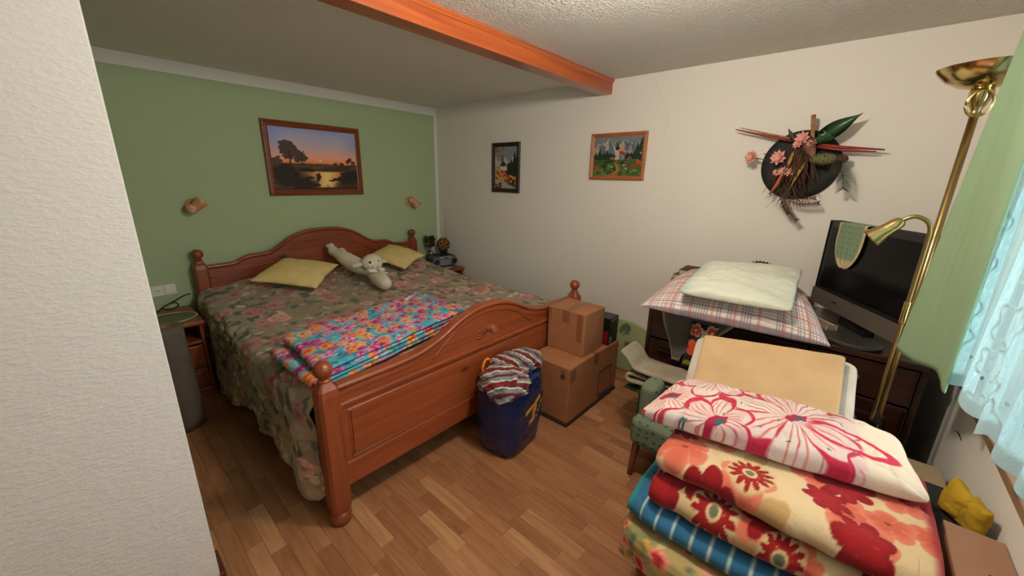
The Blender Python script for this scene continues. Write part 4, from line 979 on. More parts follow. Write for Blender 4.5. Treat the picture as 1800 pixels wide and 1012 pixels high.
# ================================================================== things near the bed foot: boxes, bag, padded board
def carton(name, x0, x1, y0, y1, z0, z1, m, label, group=None, tape='y'):
    t = thing(name, ((x0+x1)/2, (y0+y1)/2, z0), label, 'box', group)
    box('carton_body', x0, x1, y0, y1, z0, z1-.004, m, t, .003, 1)
    if tape is None:
        ym = (y0+y1)/2; box('flap', x0-.001, x1+.001, y0-.001, y1+.001, z1-.005, z1, m, t, .0015, 1)
    elif tape == 'y':
        xm = (x0+x1)/2
        box('flap', x0-.001, xm-.001, y0-.001, y1+.001, z1-.005, z1, m, t, .0015, 1); box('flap', xm+.001, x1+.001, y0-.001, y1+.001, z1-.005, z1, m, t, .0015, 1)
        tp = boxes('tape', [(xm-.026, xm+.026, y0-.0015, y1+.0015, z1-.001, z1+.0006), (xm-.026, xm+.026, y0-.0022, y0-.0008, z1-.07, z1)], MTAPE, t, 0)
    else:
        ym = (y0+y1)/2
        box('flap', x0-.001, x1+.001, y0-.001, ym-.001, z1-.005, z1, m, t, .0015, 1); box('flap', x0-.001, x1+.001, ym+.001, y1+.001, z1-.005, z1, m, t, .0015, 1)
        tp = boxes('tape', [(x0-.0015, x1+.0015, ym-.026, ym+.026, z1-.001, z1+.0006), (x0-.0022, x0-.0008, ym-.026, ym+.026, z1-.08, z1)], MTAPE, t, 0)
    return t
b1 = carton('cardboard_box', 1.838, 2.485, 1.136, 1.450, .022, .402, MCARD, 'large brown cardboard box on the floor beside the footboard')
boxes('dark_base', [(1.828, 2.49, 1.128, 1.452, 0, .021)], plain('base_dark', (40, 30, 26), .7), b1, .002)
MINK = plain('ink', (44, 36, 32), .8)
V = []; F = []
def loopmark(pts, wd, xx):
    P = [(xx, a, b) for a, b in pts]; return tube_v(P, wd, 5)
xx = 1.8375
multi('recycling_mark', [loopmark([(1.198, .332), (1.168, .332), (1.176, .368), (1.183, .380), (1.190, .368), (1.198, .332)], .0022, xx), loopmark([(1.194, .338), (1.172, .338)], .003, xx), loopmark([(1.190, .348), (1.176, .348)], .0035, xx), loopmark([(1.196, .322), (1.170, .322)], .002, xx)], MINK, b1)
boxes('corner_tape', [(1.84, 1.915, 1.1345, 1.1355, .30, .385)], MTAPE, b1, 0)
multi('print_frame', [tube_v([(2.22, 1.1355, .06), (2.22, 1.1355, .24), (2.40, 1.1355, .24), (2.40, 1.1355, .06), (2.22, 1.1355, .06)], .003, 5), tube_v([(2.24, 1.1355, .04), (2.45, 1.1355, .04)], .004, 5)], MINK, b1)
b2 = carton('cardboard_box', 2.033, 2.287, 1.168, 1.455, .403, .694, MCARD, 'smaller brown cardboard box, topmost of its stack by the footboard', None, 'x')
boxes('side_tape', [(2.0315, 2.0325, 1.185, 1.225, .50, .690), (2.0315, 2.0325, 1.43, 1.455, .62, .692)], MTAPE, b2, 0)
bb = thing('product_box', (2.37, 1.2, .403), 'black and red product box behind the stacked cardboard boxes', 'box')
box('carton', 2.325, 2.455, 1.142, 1.40, .404, .600, MBLACK, bb, .002)
boxes('red_panel', [(2.3235, 2.326, 1.150, 1.40, .415, .505)], plain('red_print', (120, 20, 20), .4), bb, 0)
MLT = plain('pale_print', (150, 140, 136), .6)
box('print_line', 2.35, 2.425, 1.1405, 1.1425, .580, .586, MLT, bb, 0)
for k in range(3): box('print_block', 2.34, 2.37, 1.1405, 1.1425, .418+.016*k, .428+.016*k, MLT, bb, 0)

# blue carrier bag with striped cloth
def bag_geo():
    n, m = 120, 80; th, k = np.meshgrid(np.linspace(0, 2*PI, n, endpoint=False), np.linspace(0, 1, m))
    z = k*.435; c = np.cos(th); s_ = np.sin(th); pw = .62
    rx = .178+.028*np.sin(k*PI*.9)+.01*k; ry = .120+.022*np.sin(k*PI*.9)
    fl_ = sm(0, .06, k)*.12+.88
    x = np.sign(c)*np.abs(c)**pw*rx*fl_; y = np.sign(s_)*np.abs(s_)**pw*ry*fl_
    g = 1+.07*fbm(np.cos(th)*2.2+2, np.sin(th)*2.2+z*9, 3, 4)+.06*sm(.6, 1, k)*fbm(np.cos(th)*3, np.sin(th)*3+z*8, 7, 3)
    g *= 1-.012*np.exp(-((np.mod(z*1.0+.03*np.sin(th*2), .085)-.042)/.012)**2)
    x *= g; y *= g; a = math.radians(8); cx, cy = 1.505, 1.315
    X = cx+x*math.cos(a)-y*math.sin(a); Y = cy+x*math.sin(a)+y*math.cos(a)
    Y = np.minimum(Y, 1.462+.002*np.cos(th))
    return np.stack([X, Y, z+.003+.02*sm(.85, 1, k)*fbm(th*2, k, 4, 2)], -1), th, z
P, th, z = bag_geo()
c = Cv(np.mod(th, 2*PI), z, (18, 34, 74)); c.fill(sm(.1, .5, fbm(th*2, z*10, 3)), (22, 42, 90))
# yellow lettering on the side towards the boxes
def U_(x): return 4.78+x*2.4
T = [(-.085, .262), (.10, .318), (.098, .292), (.035, .272), (-.01, .165), (-.042, .158), (-.005, .262), (-.075, .238)]
c.poly([(U_(a), b) for a, b in T], (210, 150, 40)); c.line([(U_(.03), .175), (U_(.10), .255), (U_(.16), .27), (U_(.17), .19)], .016, (210, 150, 40)); c.line([(U_(.12), .33), (U_(.2), .40)], .02, (210, 150, 40))
bgt = thing('carrier_bag', (1.5, 1.315, 0), 'blue plastic carrier bag with yellow lettering, stuffed with striped cloth', 'bag')
MBAG = fabric('bag_plastic', .26, 9, .7, .5, 0, .02)
V = P.reshape(-1, 3); n = P.shape[1]; F = quads(P.shape[0], n, True).tolist(); F.append(list(range(n))[::-1]); F.append([(P.shape[0]-1)*n+k for k in range(n)])
mk('bag_body', V, F, MBAG, bgt, True, c.C)
hd_ = smooth_path([(1.36, 1.40, .43), (1.365, 1.41, .50), (1.39, 1.412, .535), (1.42, 1.41, .525), (1.44, 1.40, .46)], 24)
V, F = tube_v([tuple(p) for p in hd_], .008, 8); mk('handle', V, F, plain('handle_orange', (206, 110, 36), .5), bgt, label='orange bag handle')
def stripes(x, y, z, th, ph):
    t = (x*.95+z*.75+y*.35)+.018*fbm(x*14, y*14+z*9, 5, 3)
    f = np.mod(t/.125, 1); base = [(118, 124, 128), (196, 186, 150), (30, 26, 30), (112, 28, 44), (196, 186, 150), (118, 124, 128), (30, 26, 30), (112, 28, 44)]
    e = [0, .20, .28, .33, .58, .66, .84, .88, 1.0]; C = np.zeros(x.shape+(3,))
    for i in range(8): C[(f >= e[i]) & (f < e[i+1])] = base[i]
    return C
sc_ = thing('striped_cloth', (1.5, 1.3, .36), 'crumpled cloth with burgundy, grey and cream stripes stuffed into the blue bag', 'cloth')
lump('cloth_bundle', (1.395, 1.275, .445), (.125, .135, .095), MFABS, .26, 2.8, 6, stripes, sc_, 150, 110, label=None, rot=.5)
lump('cloth_bundle', (1.575, 1.335, .485), (.175, .105, .062), MFABS, .30, 3.0, 9, stripes, sc_, 150, 110, rot=-.3)

# padded board leaning by the wall
def leafp(U, V):
    c = Cv(U, V, (156, 168, 118)); c.fill(sm(.05, .5, fbm(U*6, V*6, 4, 3)), (166, 172, 124), .6)
    for i, (x, y) in enumerate(((.10, .10), (.05, .30), (.26, .22), (.42, .10), (.60, .26), (.76, .12), (.20, .36), (.52, .36))):
        c.blob(x, y, .045, .058, .4*i, (92, 102, 76), .12, i); c.line([(x-.03, y-.05), (x-.005, y-.02)], .012, (156, 168, 118))
    c.blob(.13, .21, .035, .03, 0, (166, 128, 96), .5, 3)
    return c.C
def board():
    nu, nv = 70, 44; a, b = np.meshgrid(np.linspace(0, 1, nu), np.linspace(0, 1, nv)); y = 1.44-a*.578
    ht = .425-.10*sm(.35, 1, a)-.03*sm(.9, 1, a); ht = ht*np.sqrt(np.clip(1-(np.clip((.06-a)/.06, 0, 1))**2, .25, 1))
    z = .004+b*ht; x = 2.805-.015*np.sin(b*PI)+.012*b
    return np.stack([x, y, z], -1), leafp(a*.578, z)
P, cc = board()
tag(sheet('padded_board', P, .022, MFAB, None, cc), 'light green padded board with dark leaf print standing against the white wall', 'board')

# ================================================================== dark cabinet along the white wall
CF, CT, CL, CR_ = 2.20, .825, .835, -.34
cab = thing('dark_cabinet', (2.51, .25, 0), 'dark brown wooden cabinet under the television and pillows', 'cabinet')
box('top', CF-.02, 2.83, CR_-.0, CL+.015, CT-.03, CT, MDARK, cab, .005, 2)
box('side_panel', CF, 2.82, CL-.022, CL, .0, CT-.03, MDARK, cab, .002); box('side_panel', CF, 2.82, CR_, CR_+.022, 0, CT-.03, MDARK, cab, .002)
box('back_panel', 2.80, 2.82, CR_+.022, CL-.022, .05, CT-.03, MDARK, cab, 0)
box('plinth', CF+.02, 2.80, CR_+.022, CL-.022, 0, .07, MDARK, cab, .002)
wdt = (CL-CR_-.044)/3
for k in range(3):
    y0 = CR_+.022+k*wdt
    d = box('door', CF-.004, CF+.018, y0+.003, y0+wdt-.003, .08, CT-.215, MDARK, cab, .003)
    box('door_field', CF-.010, CF-.002, y0+.06, y0+wdt-.06, .14, CT-.275, MDARK, d, .005)
    lathe('knob', [(.005, 0), (.005, .010), (.012, .016), (.012, .022), (.004, .026)], (CF-.004, y0+wdt-.03, .45), MBRASSD, d, (-1, 0, 0), 14)
    d2 = box('drawer', CF-.004, CF+.018, y0+.003, y0+wdt-.003, CT-.205, CT-.04, MDARK, cab, .003)
    lathe('knob', [(.005, 0), (.005, .010), (.012, .016), (.012, .022), (.004, .026)], (CF-.004, y0+wdt/2, CT-.12), MBRASSD, d2, (-1, 0, 0), 14)
# dark floral table runner at the back left corner
def runner():
    nu, nv = 60, 50; a, b = np.meshgrid(np.linspace(0, 1, nu), np.linspace(0, 1, nv))
    y = np.interp(a, [0, .12, .25, .32, .36, 1], [CL+.075, CL+.072, CL+.065, CL+.045, CL+.012, .40]); z = np.interp(a, [0, .12, .25, .32, .36, 1], [CT-.10, CT-.05, CT-.005, CT+.018, CT+.022, CT+.012])
    x = 2.55+b*.265; z = z+.006*fbm(a*9, b*6, 3, 2)
    c = Cv(a*.6, b*.28, (58, 52, 44)); r = random.Random(3)
    for k in range(60): c.blob(r.uniform(0, .6), r.uniform(0, .28), .03, .018, r.uniform(0, 3), r.choice([(66, 80, 54), (110, 78, 70), (84, 70, 62), (50, 62, 44)]), .35, k)
    return np.stack([x, y, z], -1), c.C
P, cc = runner()
o = sheet('table_runner', P[:, ::-1], .004, MFAB, None, cc[:, ::-1]); tag(o, 'dark floral runner hanging over the back corner of the cabinet', 'table runner')
# books
def book(cx, cy, z, w_, d_, h, rot, cov, label):
    t = thing('book', (cx, cy, z), label, 'book', None); x = Matrix.Translation((cx, cy, z)) @ Matrix.Rotation(rot, 4, 'Z')
    m = plain('cover', cov, .6)
    boxes('cover', [(-w_/2, w_/2, -d_/2, d_/2, 0, .0025), (-w_/2, w_/2, -d_/2, d_/2, h-.0025, h), (-w_/2, w_/2, d_/2-.0025, d_/2, .0025, h-.0025)], m, t, 0, None, x)
    box('pages', -w_/2+.003, w_/2-.003, -d_/2+.003, d_/2-.0025, .0025, h-.0025, plain('paper', (196, 178, 140), .9, bs=None), t, 0, 1, None, x)
book(2.66, .785, CT+.026, .20, .16, .028, .10, (60, 50, 40), 'lowest dark book of the small stack on the cabinet')
book(2.66, .780, CT+.055, .19, .15, .026, .02, (46, 44, 40), 'second book from below in the stack on the cabinet, dark cover')
book(2.66, .768, CT+.082, .19, .145, .030, -.05, (120, 72, 44), 'second book from the top in the stack on the cabinet, tan cover')
book(2.66, .745, CT+.113, .18, .14, .034, .05, (58, 42, 34), 'topmost book of the stack on the cabinet, dark brown with cream pages')
# brown dried-leaf ornament behind the pillows
orn = thing('leaf_ornament', (2.76, .39, CT+.02), 'reddish brown dried leaf ornament on the cabinet behind the pillows', 'ornament')
MLF = plain('leaf_brown', (84, 46, 32), .7, var=.2, vs=30)
lump('ornament_body', (2.76, .39, CT+.12), (.035, .09, .10), MLF, .3, 3, 4, None, orn, 24, 18, flatb=.098)
for k in range(16):
    a = PI*(k+.5)/16; e = Vector((0, math.cos(a)*.105, math.sin(a)*.085)); c0 = Vector((2.75, .39, CT+.16)); p = c0+e; q = c0+e*.45; s_ = Vector((.0, -e.z, e.y)).normalized()*.02
    V = [q[:], (c0+e*.75+s_+Vector((-.012, 0, 0)))[:], (p+Vector((-.004*(k % 3), 0, 0)))[:], (c0+e*.75-s_+Vector((.006, 0, 0)))[:], (c0+e*.75+Vector((.012, 0, 0)))[:]]
    mk('leaf', V, [[0, 1, 2, 3], [0, 4, 1], [1, 4, 2], [2, 4, 3], [3, 4, 0]], MLF, orn, False)
wd_ = lump('wooden_bowl', (2.70, .145, CT+.045), (.045, .05, .043), wood('bowl_wood', (120, 80, 50), (160, 112, 74), 'y', .4, 2, False), .04, 2, 3, None, None, 24, 16, flatb=.042)
tag(wd_, 'small rounded wooden piece on the cabinet between pillow and television', 'ornament')

# ------------------------------------------------------------------ television
TVL = Vector((2.66, .107, 0)); TVR = Vector((2.13, -.221, 0)); tw = (TVR-TVL).length; tx = (TVR-TVL).normalized(); tn = Vector((0, 0, 1)).cross(tx)*-1
if tn.dot(Vector((-.5, .8, 0))) < 0: tn = -tn
TM = Matrix((( tx.x, -tn.x, 0, TVL.x), (tx.y, -tn.y, 0, TVL.y), (0, 0, 1, 0), (0, 0, 0, 1)))   # local: x along, y backwards, z up
tv = thing('television', ((TVL+TVR)/2)[:2]+(CT,), 'black flat television with silver lower bezel standing on the dark cabinet', 'television')
def tb(name, b, m, par, bev=.004, label=None): return box(name, *b, m, par, bev, 2, label, TM)
zb, zt = .912, 1.338
MGLS = plain('screen_glass', (7, 7, 8), .2, spec=.15); 
cs = tb('casing', (0, tw, .004, .05, zb, zt), MBLACK, tv, .006)
tb('rear_housing', (.06, tw-.06, .05, .10, zb+.03, zt-.06), MBLKM, tv, .02)
tb('screen', (.028, tw-.028, .0015, .006, zb+.085, zt-.026), MGLS, tv, 0)
sb = tb('speaker_bezel', (.004, tw-.004, -.004, .03, zb-.004, zb+.062), plain('bezel_grey', (96, 88, 78), .45, .2), tv, .008)
tb('brand_mark', (tw*.30-.02, tw*.30+.02, -.0052, -.003, zb+.030, zb+.037), MBLACK, sb, 0)
tb('neck', (tw*.36, tw*.64, .02, .06, CT+.02, zb+.01), MBLACK, tv, .004)
out = []
for a in np.linspace(0, 2*PI, 40, endpoint=False): out.append((tw*.47+.245*math.copysign(abs(math.cos(a))**.7, math.cos(a)), -.035+.115*math.copysign(abs(math.sin(a))**.8, math.sin(a))))
V = []; F = []
for zz, q in ((CT+.001, .97), (CT+.006, 1), (CT+.014, 1), (CT+.020, .94)): V += [(TM @ Vector((tw*.47+(a-tw*.47)*q, -.035+(b+.035)*q, zz)))[:] for a, b in out]
for i in range(3):
    for k in range(40): F.append([i*40+k, i*40+(k+1) % 40, (i+1)*40+(k+1) % 40, (i+1)*40+k])
F.append(list(range(40))[::-1]); F.append([120+k for k in range(40)])
V = [(max(x, 2.175), y, z) for x, y, z in V]
mk('stand_base', V, F, plain('stand_grey', (62, 60, 58), .3, .2), tv, False)
# green doily hung over the television's top edge
def hung():
    nu, nv = 60, 40; a, b = np.meshgrid(np.linspace(-1, 1, nu), np.linspace(0, 1, nv)); cx = tw*.305; hw = .098
    wd2 = np.where(b < .45, 1.0, np.sqrt(np.clip(1-((b-.45)/.56)**2, .0, 1))); wd2 = np.maximum(wd2, .05)
    x = cx+a*hw*wd2; 
    over = b*.27-.055; y = np.where(over < 0, -.004-over*0-over*1.0-.0, -.006); y = np.where(over < 0, np.clip(-over-.006, -.006, .05), -.006-.004*np.abs(np.sin(a*6))*b)
    z = np.where(over < 0, zt+.003, zt+.002-over)
    P = np.stack([x, y, z], -1); W_ = np.einsum('ij,abj->abi', np.array(TM.to_3x3()), P)+np.array(TM.translation)
    c = Cv(a*hw, b*.27, (118, 138, 108))
    for i in range(7):
        for j in range(7): c.blob(-.085+i*.028+(.014 if j % 2 else 0), .07+j*.026, .005, .004, .5, (84, 96, 76), .3, i)
    rim = np.maximum(np.abs(a)**8*(b < .62), sm(.80, .86, np.hypot((b-.45)/.56*(b > .45), a*.0)+(np.abs(a) > .86)*(b > .25)*.5))
    ed = np.clip(sm(.84, .88, np.abs(a))*(b > .15)+sm(.82, .86, b), 0, 1); c.fill(ed, (196, 178, 134)); c.fill(ed*(np.sin(a*60+b*60) > .6), (150, 130, 92), .8)
    return W_, c.C
P, cc = hung()
o = sheet('doily', P, .0025, MFAB, None, cc); tag(o, 'green doily with cream fringe hung over the television', 'doily')
rmx = TM @ Matrix.Translation((tw*.42, -.085, CT+.021)) @ Matrix.Rotation(.12, 4, 'Z')
rm = thing('remote_control', tuple((rmx @ Vector((0, 0, 0)))), 'pale remote control lying on the television stand', 'remote')
box('remote_body', -.075, .075, -.022, .022, 0, .018, plain('remote_beige', (150, 132, 108), .5), rm, .006, 2, None, rmx)
boxes('buttons', [(-.055+.022*i, -.043+.022*i, -.012+.013*j, -.003+.013*j, .0175, .0195) for i in range(6) for j in range(2)], plain('button', (110, 92, 76), .6), rm, 0, None, rmx)

# ------------------------------------------------------------------ floor lamp
fl2 = thing('floor_lamp', (2.085, -.222, 0), 'brass torchiere floor lamp with a curved reading arm beside the television', 'lamp')
px, py = 2.085, -.222
lathe('base', [(.105, 0), (.108, .006), (.108, .016), (.06, .026), (.02, .034), (.014, .05)], (px, py, 0), MBRASSD, fl2, n=32)
tube('pole', [(px, py, .04), (px, py, .8), (px, py, 1.765)], .0115, MBRASSD, fl2, 14)
lathe('cup_holder', [(.008, 0), (.016, .006), (.012, .016), (.020, .032), (.028, .055), (.030, .075), (.022, .09), (.010, .094)], (px, py, 1.755), MBRASS, fl2, n=20)
lathe('bowl', [(.020, .0), (.060, .012), (.095, .032), (.118, .058), (.125, .070), (.121, .070), (.092, .040), (.055, .022), (.006, .012)], (px, py, 1.835), MBRASS, fl2, n=40)
ring = [(px-.028+.0*k, py+.03*math.cos(a), 1.79+.04*math.sin(a)) for k, a in enumerate(np.linspace(0, 2*PI, 25))]
tube('ring', ring, .004, MBRASS, fl2, 6)
ax_, ay_ = 1.985, -.196
br = box('bracket', 1.98, 2.09, -.226, -.192, .604, .620, MBLKM, fl2, .003)
arm = smooth_path([(ax_, ay_, .605), (ax_, ay_, .9), (ax_, ay_, 1.15), (ax_, ay_, 1.32), (ax_, ay_+.002, 1.375), (ax_, ay_+.015, 1.405), (ax_, ay_+.045, 1.420), (ax_, ay_+.070, 1.410), (ax_, ay_+.090, 1.388)], 60)
tube('reading_arm', [tuple(p) for p in arm], .007, MBRASSD, fl2, 10)
lathe('sleeve', [(.0095, 0), (.0105, .004), (.0105, .08), (.0095, .084)], (ax_, ay_, 1.03), MBRASS, fl2, n=14)
hdv = Vector((-.10, .60, -.62)).normalized(); hp0 = Vector((ax_, ay_+.086, 1.394))
lathe('lamp_head', [(.012, -.015), (.019, -.008), (.022, .01), (.023, .035), (.026, .05), (.034, .075), (.037, .088), (.034, .088), (.024, .05), (.005, .04)], hp0[:], MBRASS, fl2, hdv[:], 24)

# ------------------------------------------------------------------ pillows on the cabinet
def plaid(U, V):
    c = Cv(U, V, (222, 208, 198)); s1 = np.mod(U/.0105, 1); s2 = np.mod(V/.0105, 1)
    c.fill(s1 < .28, (130, 112, 118), .75); c.fill(s2 < .28, (130, 112, 118), .75)
    c.fill(np.mod(U/.088, 1) < .13, (186, 100, 84), .55); c.fill(np.mod(V/.088+.3, 1) < .13, (186, 100, 84), .50)
    c.fill(sm(.60, .95, U), (176, 180, 200), .35); return c.C
tag(pillow('plaid_pillow', [(2.60, .135, .935), (2.58, .77, .935), (1.935, .785, .875), (2.075, -.018, .846)], .205, MFABS, lambda U, V: plaid(V, U), None, 170, 150, .045, .012, .22, 4, .42), 'large pillow in red and grey checked cover on the cabinet', 'pillow')
def mint(U, V):
    c = Cv(U, V, (206, 208, 190)); c.fill(sm(.1, .6, fbm(U*3, V*3, 4)), (216, 218, 202), .7); c.fill(sm(.40, .50, V)*sm(.35, .5, fbm(U*5, V*5, 8)+.5), (150, 176, 164), .8); return c.C
tag(pillow('pale_pillow', [(2.005, .135, .985), (2.57, .17, 1.078), (2.38, .61, 1.083), (1.925, .60, .995)], .075, MFABS, mint, None, 90, 90, .03, .018, .4, 12, .28, scale=4.5, rc=16), 'smaller pale mint pillow lying on the checked pillow', 'pillow')
# grey pad sliding out under the checked pillow
def pad():
    nu, nv = 44, 70; pts = smooth_path([(2.62, CT+.022), (2.40, CT+.020), (2.22, CT+.022), (2.172, CT+.014), (2.148, CT-.02), (2.142, CT-.08), (2.150, CT-.17), (2.158, CT-.29)], 200)
    R = resample(pts, nv); f = np.linspace(0, 1, nv); hang = sm(.56, 1.0, f)
    half = .20*(1-hang)+.022*hang; cen = .545+.085*hang; a = np.linspace(1, -1, nu)
    Y = cen[:, None]+half[:, None]*a[None]; X = np.repeat(R[:, :1], nu, 1)+.012*fbm(Y*9, np.repeat(f[:, None]*4, nu, 1), 5, 2)*sm(.5, .7, f)[:, None]*-1; Z = np.repeat(R[:, 1:], nu, 1)
    rim = np.maximum(sm(.86, .95, np.abs(a))[None]*np.ones((nv, 1)), (f > .985)[:, None]*1.0); c = Cv(Y, Z, (92, 90, 84)); c.fill(rim, (160, 148, 118))
    return np.stack([X, Y, Z], -1), c.C
P, cc = pad()
tag(sheet('grey_pad', P, .014, MFAB, None, cc), 'grey padded mat with pale piping hanging over the cabinet edge under the checked pillow', 'mat')

# ------------------------------------------------------------------ wall bouquet on round black plate
bq = thing('wall_bouquet', (2.80, .315, 1.44), 'dried flower bouquet on a round black plate on the white wall', 'wall decoration')
lathe('plate', [(.188, .0), (.190, .006), (.184, .014), (.150, .016), (.02, .016)], (WX-.003, .315, 1.627), MBLKM, bq, (-1, 0, 0), 48)
BX = WX-.05
def leaf3(name, base, tip, wd2, m, par, sag=.02, bend=(-.02, 0, 0)):
    b = Vector(base); t = Vector(tip); d = t-b; s_ = d.cross(Vector((1, 0, 0))).normalized(); n = 11; V = []; F = []
    for i in range(n):
        f = i/(n-1); p = b+d*f+Vector(bend)*math.sin(f*PI); w2 = wd2*math.sin(PI*min(1, f*.92+.08))**.8*(1-f**4)
        V += [(p+s_*w2)[:], (p+Vector((.006, 0, 0))*(1-f))[:], (p-s_*w2)[:], (p+Vector((.004, 0, 0)))[:]]
    for i in range(n-1):
        for k in range(4): F.append([i*4+k, i*4+(k+1) % 4, (i+1)*4+(k+1) % 4, (i+1)*4+k])
    return mk(name, V, F, m, par, True)
MLEAF = plain('leaf_green', (38, 72, 40), .35, var=.12, vs=20); MOLV = plain('olive_dry', (74, 72, 48), .8, var=.2, vs=40); MPINK = plain('petal_pink', (218, 156, 144), .7, var=.08, vs=60); MRED = plain('red_stick', (140, 44, 34), .5, var=.15, vs=40); MTAN = plain('tan_dry', (150, 110, 68), .8, var=.2, vs=40); MBRD = plain('brown_dry', (78, 50, 32), .9, var=.25, vs=50); MRUST = plain('rust', (104, 58, 42), .8, var=.2, vs=60)
leaf3('large_leaf', (BX-.02, .275, 1.74), (BX-.06, .085, 1.875), .042, MLEAF, bq); leaf3('large_leaf', (BX-.01, .34, 1.70), (BX-.04, .315, 1.80), .03, MLEAF, bq)
leaf3('small_leaf', (BX-.02, .345, 1.74), (BX-.05, .395, 1.825), .012, MOLV, bq)
tube('red_stick', [(BX-.01, .31, 1.745), (BX-.015, .48, 1.785), (BX-.02, .665, 1.835)], [.007, .008, .003], MRED, bq, 6)
tube('red_stick', [(BX-.015, .31, 1.755), (BX-.02, .48, 1.797), (BX-.025, .64, 1.842)], [.006, .006, .002], MTAN, bq, 6)
tube('red_stick', [(BX-.01, .27, 1.735), (BX-.015, .13, 1.715), (BX-.015, -.03, 1.698)], [.008, .009, .004], MRED, bq, 6)
tube('red_stick', [(BX-.015, .27, 1.725), (BX-.02, .13, 1.700), (BX-.02, .0, 1.690)], [.006, .007, .003], MRED, bq, 6)
tube('bamboo_stem', [(BX-.03, .255, 1.66), (BX-.03, .275, 1.76), (BX-.03, .293, 1.885)], [.010, .009, .011], MTAN, bq, 8)
# raffia wrap and hanging fibres
rf = []
rq = random.Random(8)
for k in range(80):
    y0 = .31+rq.uniform(-.03, .03); z0 = 1.72+rq.uniform(-.04, .03); y1 = .335+rq.gauss(0, .05); z1 = 1.50+rq.uniform(-.06, .06)
    rf.append(tube_v([(BX-.03, y0, z0), (BX-.05+rq.uniform(-.02, .02), (y0+y1)/2+rq.uniform(-.03, .03), (z0+z1)/2), (BX-.02, y1, z1)], [.003, .003, .001], 5))
multi('raffia', rf, MBRD, bq)
leaf3('husk', (BX-.03, .32, 1.80), (BX-.06, .235, 1.64), .03, plain('husk_brown', (124, 84, 62), .8, var=.15, vs=40), bq); leaf3('husk', (BX-.03, .30, 1.70), (BX-.05, .335, 1.52), .022, MBRD, bq)
leaf3('husk', (BX-.03, .27, 1.68), (BX-.06, .33, 1.49), .008, MTAN, bq); leaf3('husk', (BX-.04, .345, 1.70), (BX-.05, .36, 1.60), .010, MTAN, bq)
def bloom(c, R, par, k=6, seed=1, tilt=(-1, .3, .2)):
    x, y, d = frame_from(tilt); c = Vector(c); r = random.Random(seed); V = []; F = []
    for ring_ in (0, 1):
        for j in range(k):
            a = 2*PI*(j+.5*ring_)/k+r.uniform(-.2, .2); e = x*math.cos(a)+y*math.sin(a); s_ = -x*math.sin(a)+y*math.cos(a); L = R*(1-.3*ring_); h = d*R*(.25+.45*ring_); i = len(V)
            V += [c[:], (c+e*L*.55+s_*L*.27+h*.6)[:], (c+e*L+h)[:], (c+e*L*.55-s_*L*.27+h*.6)[:], (c+e*L*.55+h*.35)[:]]
            F += [[i, i+1, i+2, i+3], [i, i+4, i+1], [i+1, i+4, i+2], [i+2, i+4, i+3], [i+3, i+4, i]]
    return mk('pink_flower', V, F, MPINK, par, False)
for i, (y, z, R) in enumerate(((.548, 1.672, .042), (.41, 1.665, .046), (.375, 1.592, .030), (.345, 1.590, .030), (.405, 1.585, .024), (.318, 1.765, .040), (.272, 1.735, .028), (.335, 1.735, .026))):
    bloom((BX-.05, y, z), R, bq, 8, i)
tube('flower_stem', [(BX-.04, .548, 1.67), (BX-.04, .47, 1.655), (BX-.035, .38, 1.655)], .0022, MBRD, bq, 5)
tube('orange_pod', [(BX-.045, .375, 1.585), (BX-.045, .395, 1.52), (BX-.04, .422, 1.46)], [.008, .010, .004], plain('pod_orange', (178, 92, 48), .6), bq, 7)
tube('twig', [(BX-.02, .36, 1.72), (BX-.03, .43, 1.695), (BX-.02, .495, 1.69)], .002, MBRD, bq, 5)
# scaly cone
cone = lump('protea_cone', (BX-.05, .205, 1.655), (.032, .06, .030), plain('cone_green', (104, 100, 62), .8), .10, 3, 2, None, bq, 20, 14)
sc2 = []
for j in range(7):
    for i in range(8):
        a = 2*PI*(i+.5*(j % 2))/8; f = (j+.5)/7; r = .030*math.sin(PI*(f*.8+.15)); y = .262-.115*f; p = Vector((BX-.05+math.cos(a)*r, y, 1.655+math.sin(a)*r*1.1)); o_ = Vector((math.cos(a), -.6, math.sin(a)))*.012
        s_ = Vector((-math.sin(a), 0, math.cos(a)))*.009; i0 = p
        sc2.append(([ (p+s_)[:], (p-s_)[:], (p+o_)[:], (p+o_*.3+Vector((0, -.004, 0)))[:] ], [[0, 1, 2], [0, 3, 1], [1, 3, 2], [2, 3, 0]]))
multi('cone_scales', sc2, MOLV, cone, smooth=False)
lump('brown_tuft', (BX-.04, .13, 1.655), (.02, .028, .022), MBRD, .4, 4, 3, None, bq, 16, 12)
def sprig(name, pts, L, m, n=26, rad=.0016, seed=1, thick=.0022):
    P3 = smooth_path(pts, n); parts = [tube_v([tuple(p) for p in P3], rad, 5)]; r = random.Random(seed)
    for i in range(2, n):
        t = Vector(P3[min(i+1, n-1)])-Vector(P3[i-1]); t.normalize(); s_ = t.cross(Vector((1, 0, 0))).normalized(); l = L*(1-.35*i/n)
        for sg_ in (-1, 1):
            for q in (0, .7):
                e = (s_*sg_+t*.8+Vector((-q+r.uniform(-.4, .2), 0, 0))).normalized(); p = Vector(P3[i]); parts.append(tube_v([p[:], (p+e*l*.6)[:], (p+e*l)[:]], [thick, thick*.8, .0004], 4))
    o = multi(name, parts, m, bq); o['kind'] = 'stuff'; return o
sprig('fir_sprig', [(BX-.05, .16, 1.66), (BX-.06, .13, 1.61), (BX-.07, .105, 1.565), (BX-.07, .095, 1.505)], .058, plain('fir_green', (66, 72, 46), .8), 20, seed=2)
sprig('heather_sprig', [(BX-.04, .37, 1.47), (BX-.05, .33, 1.41), (BX-.05, .30, 1.36), (BX-.05, .265, 1.325)], .030, MRUST, 17, .0022, 3, .0026)
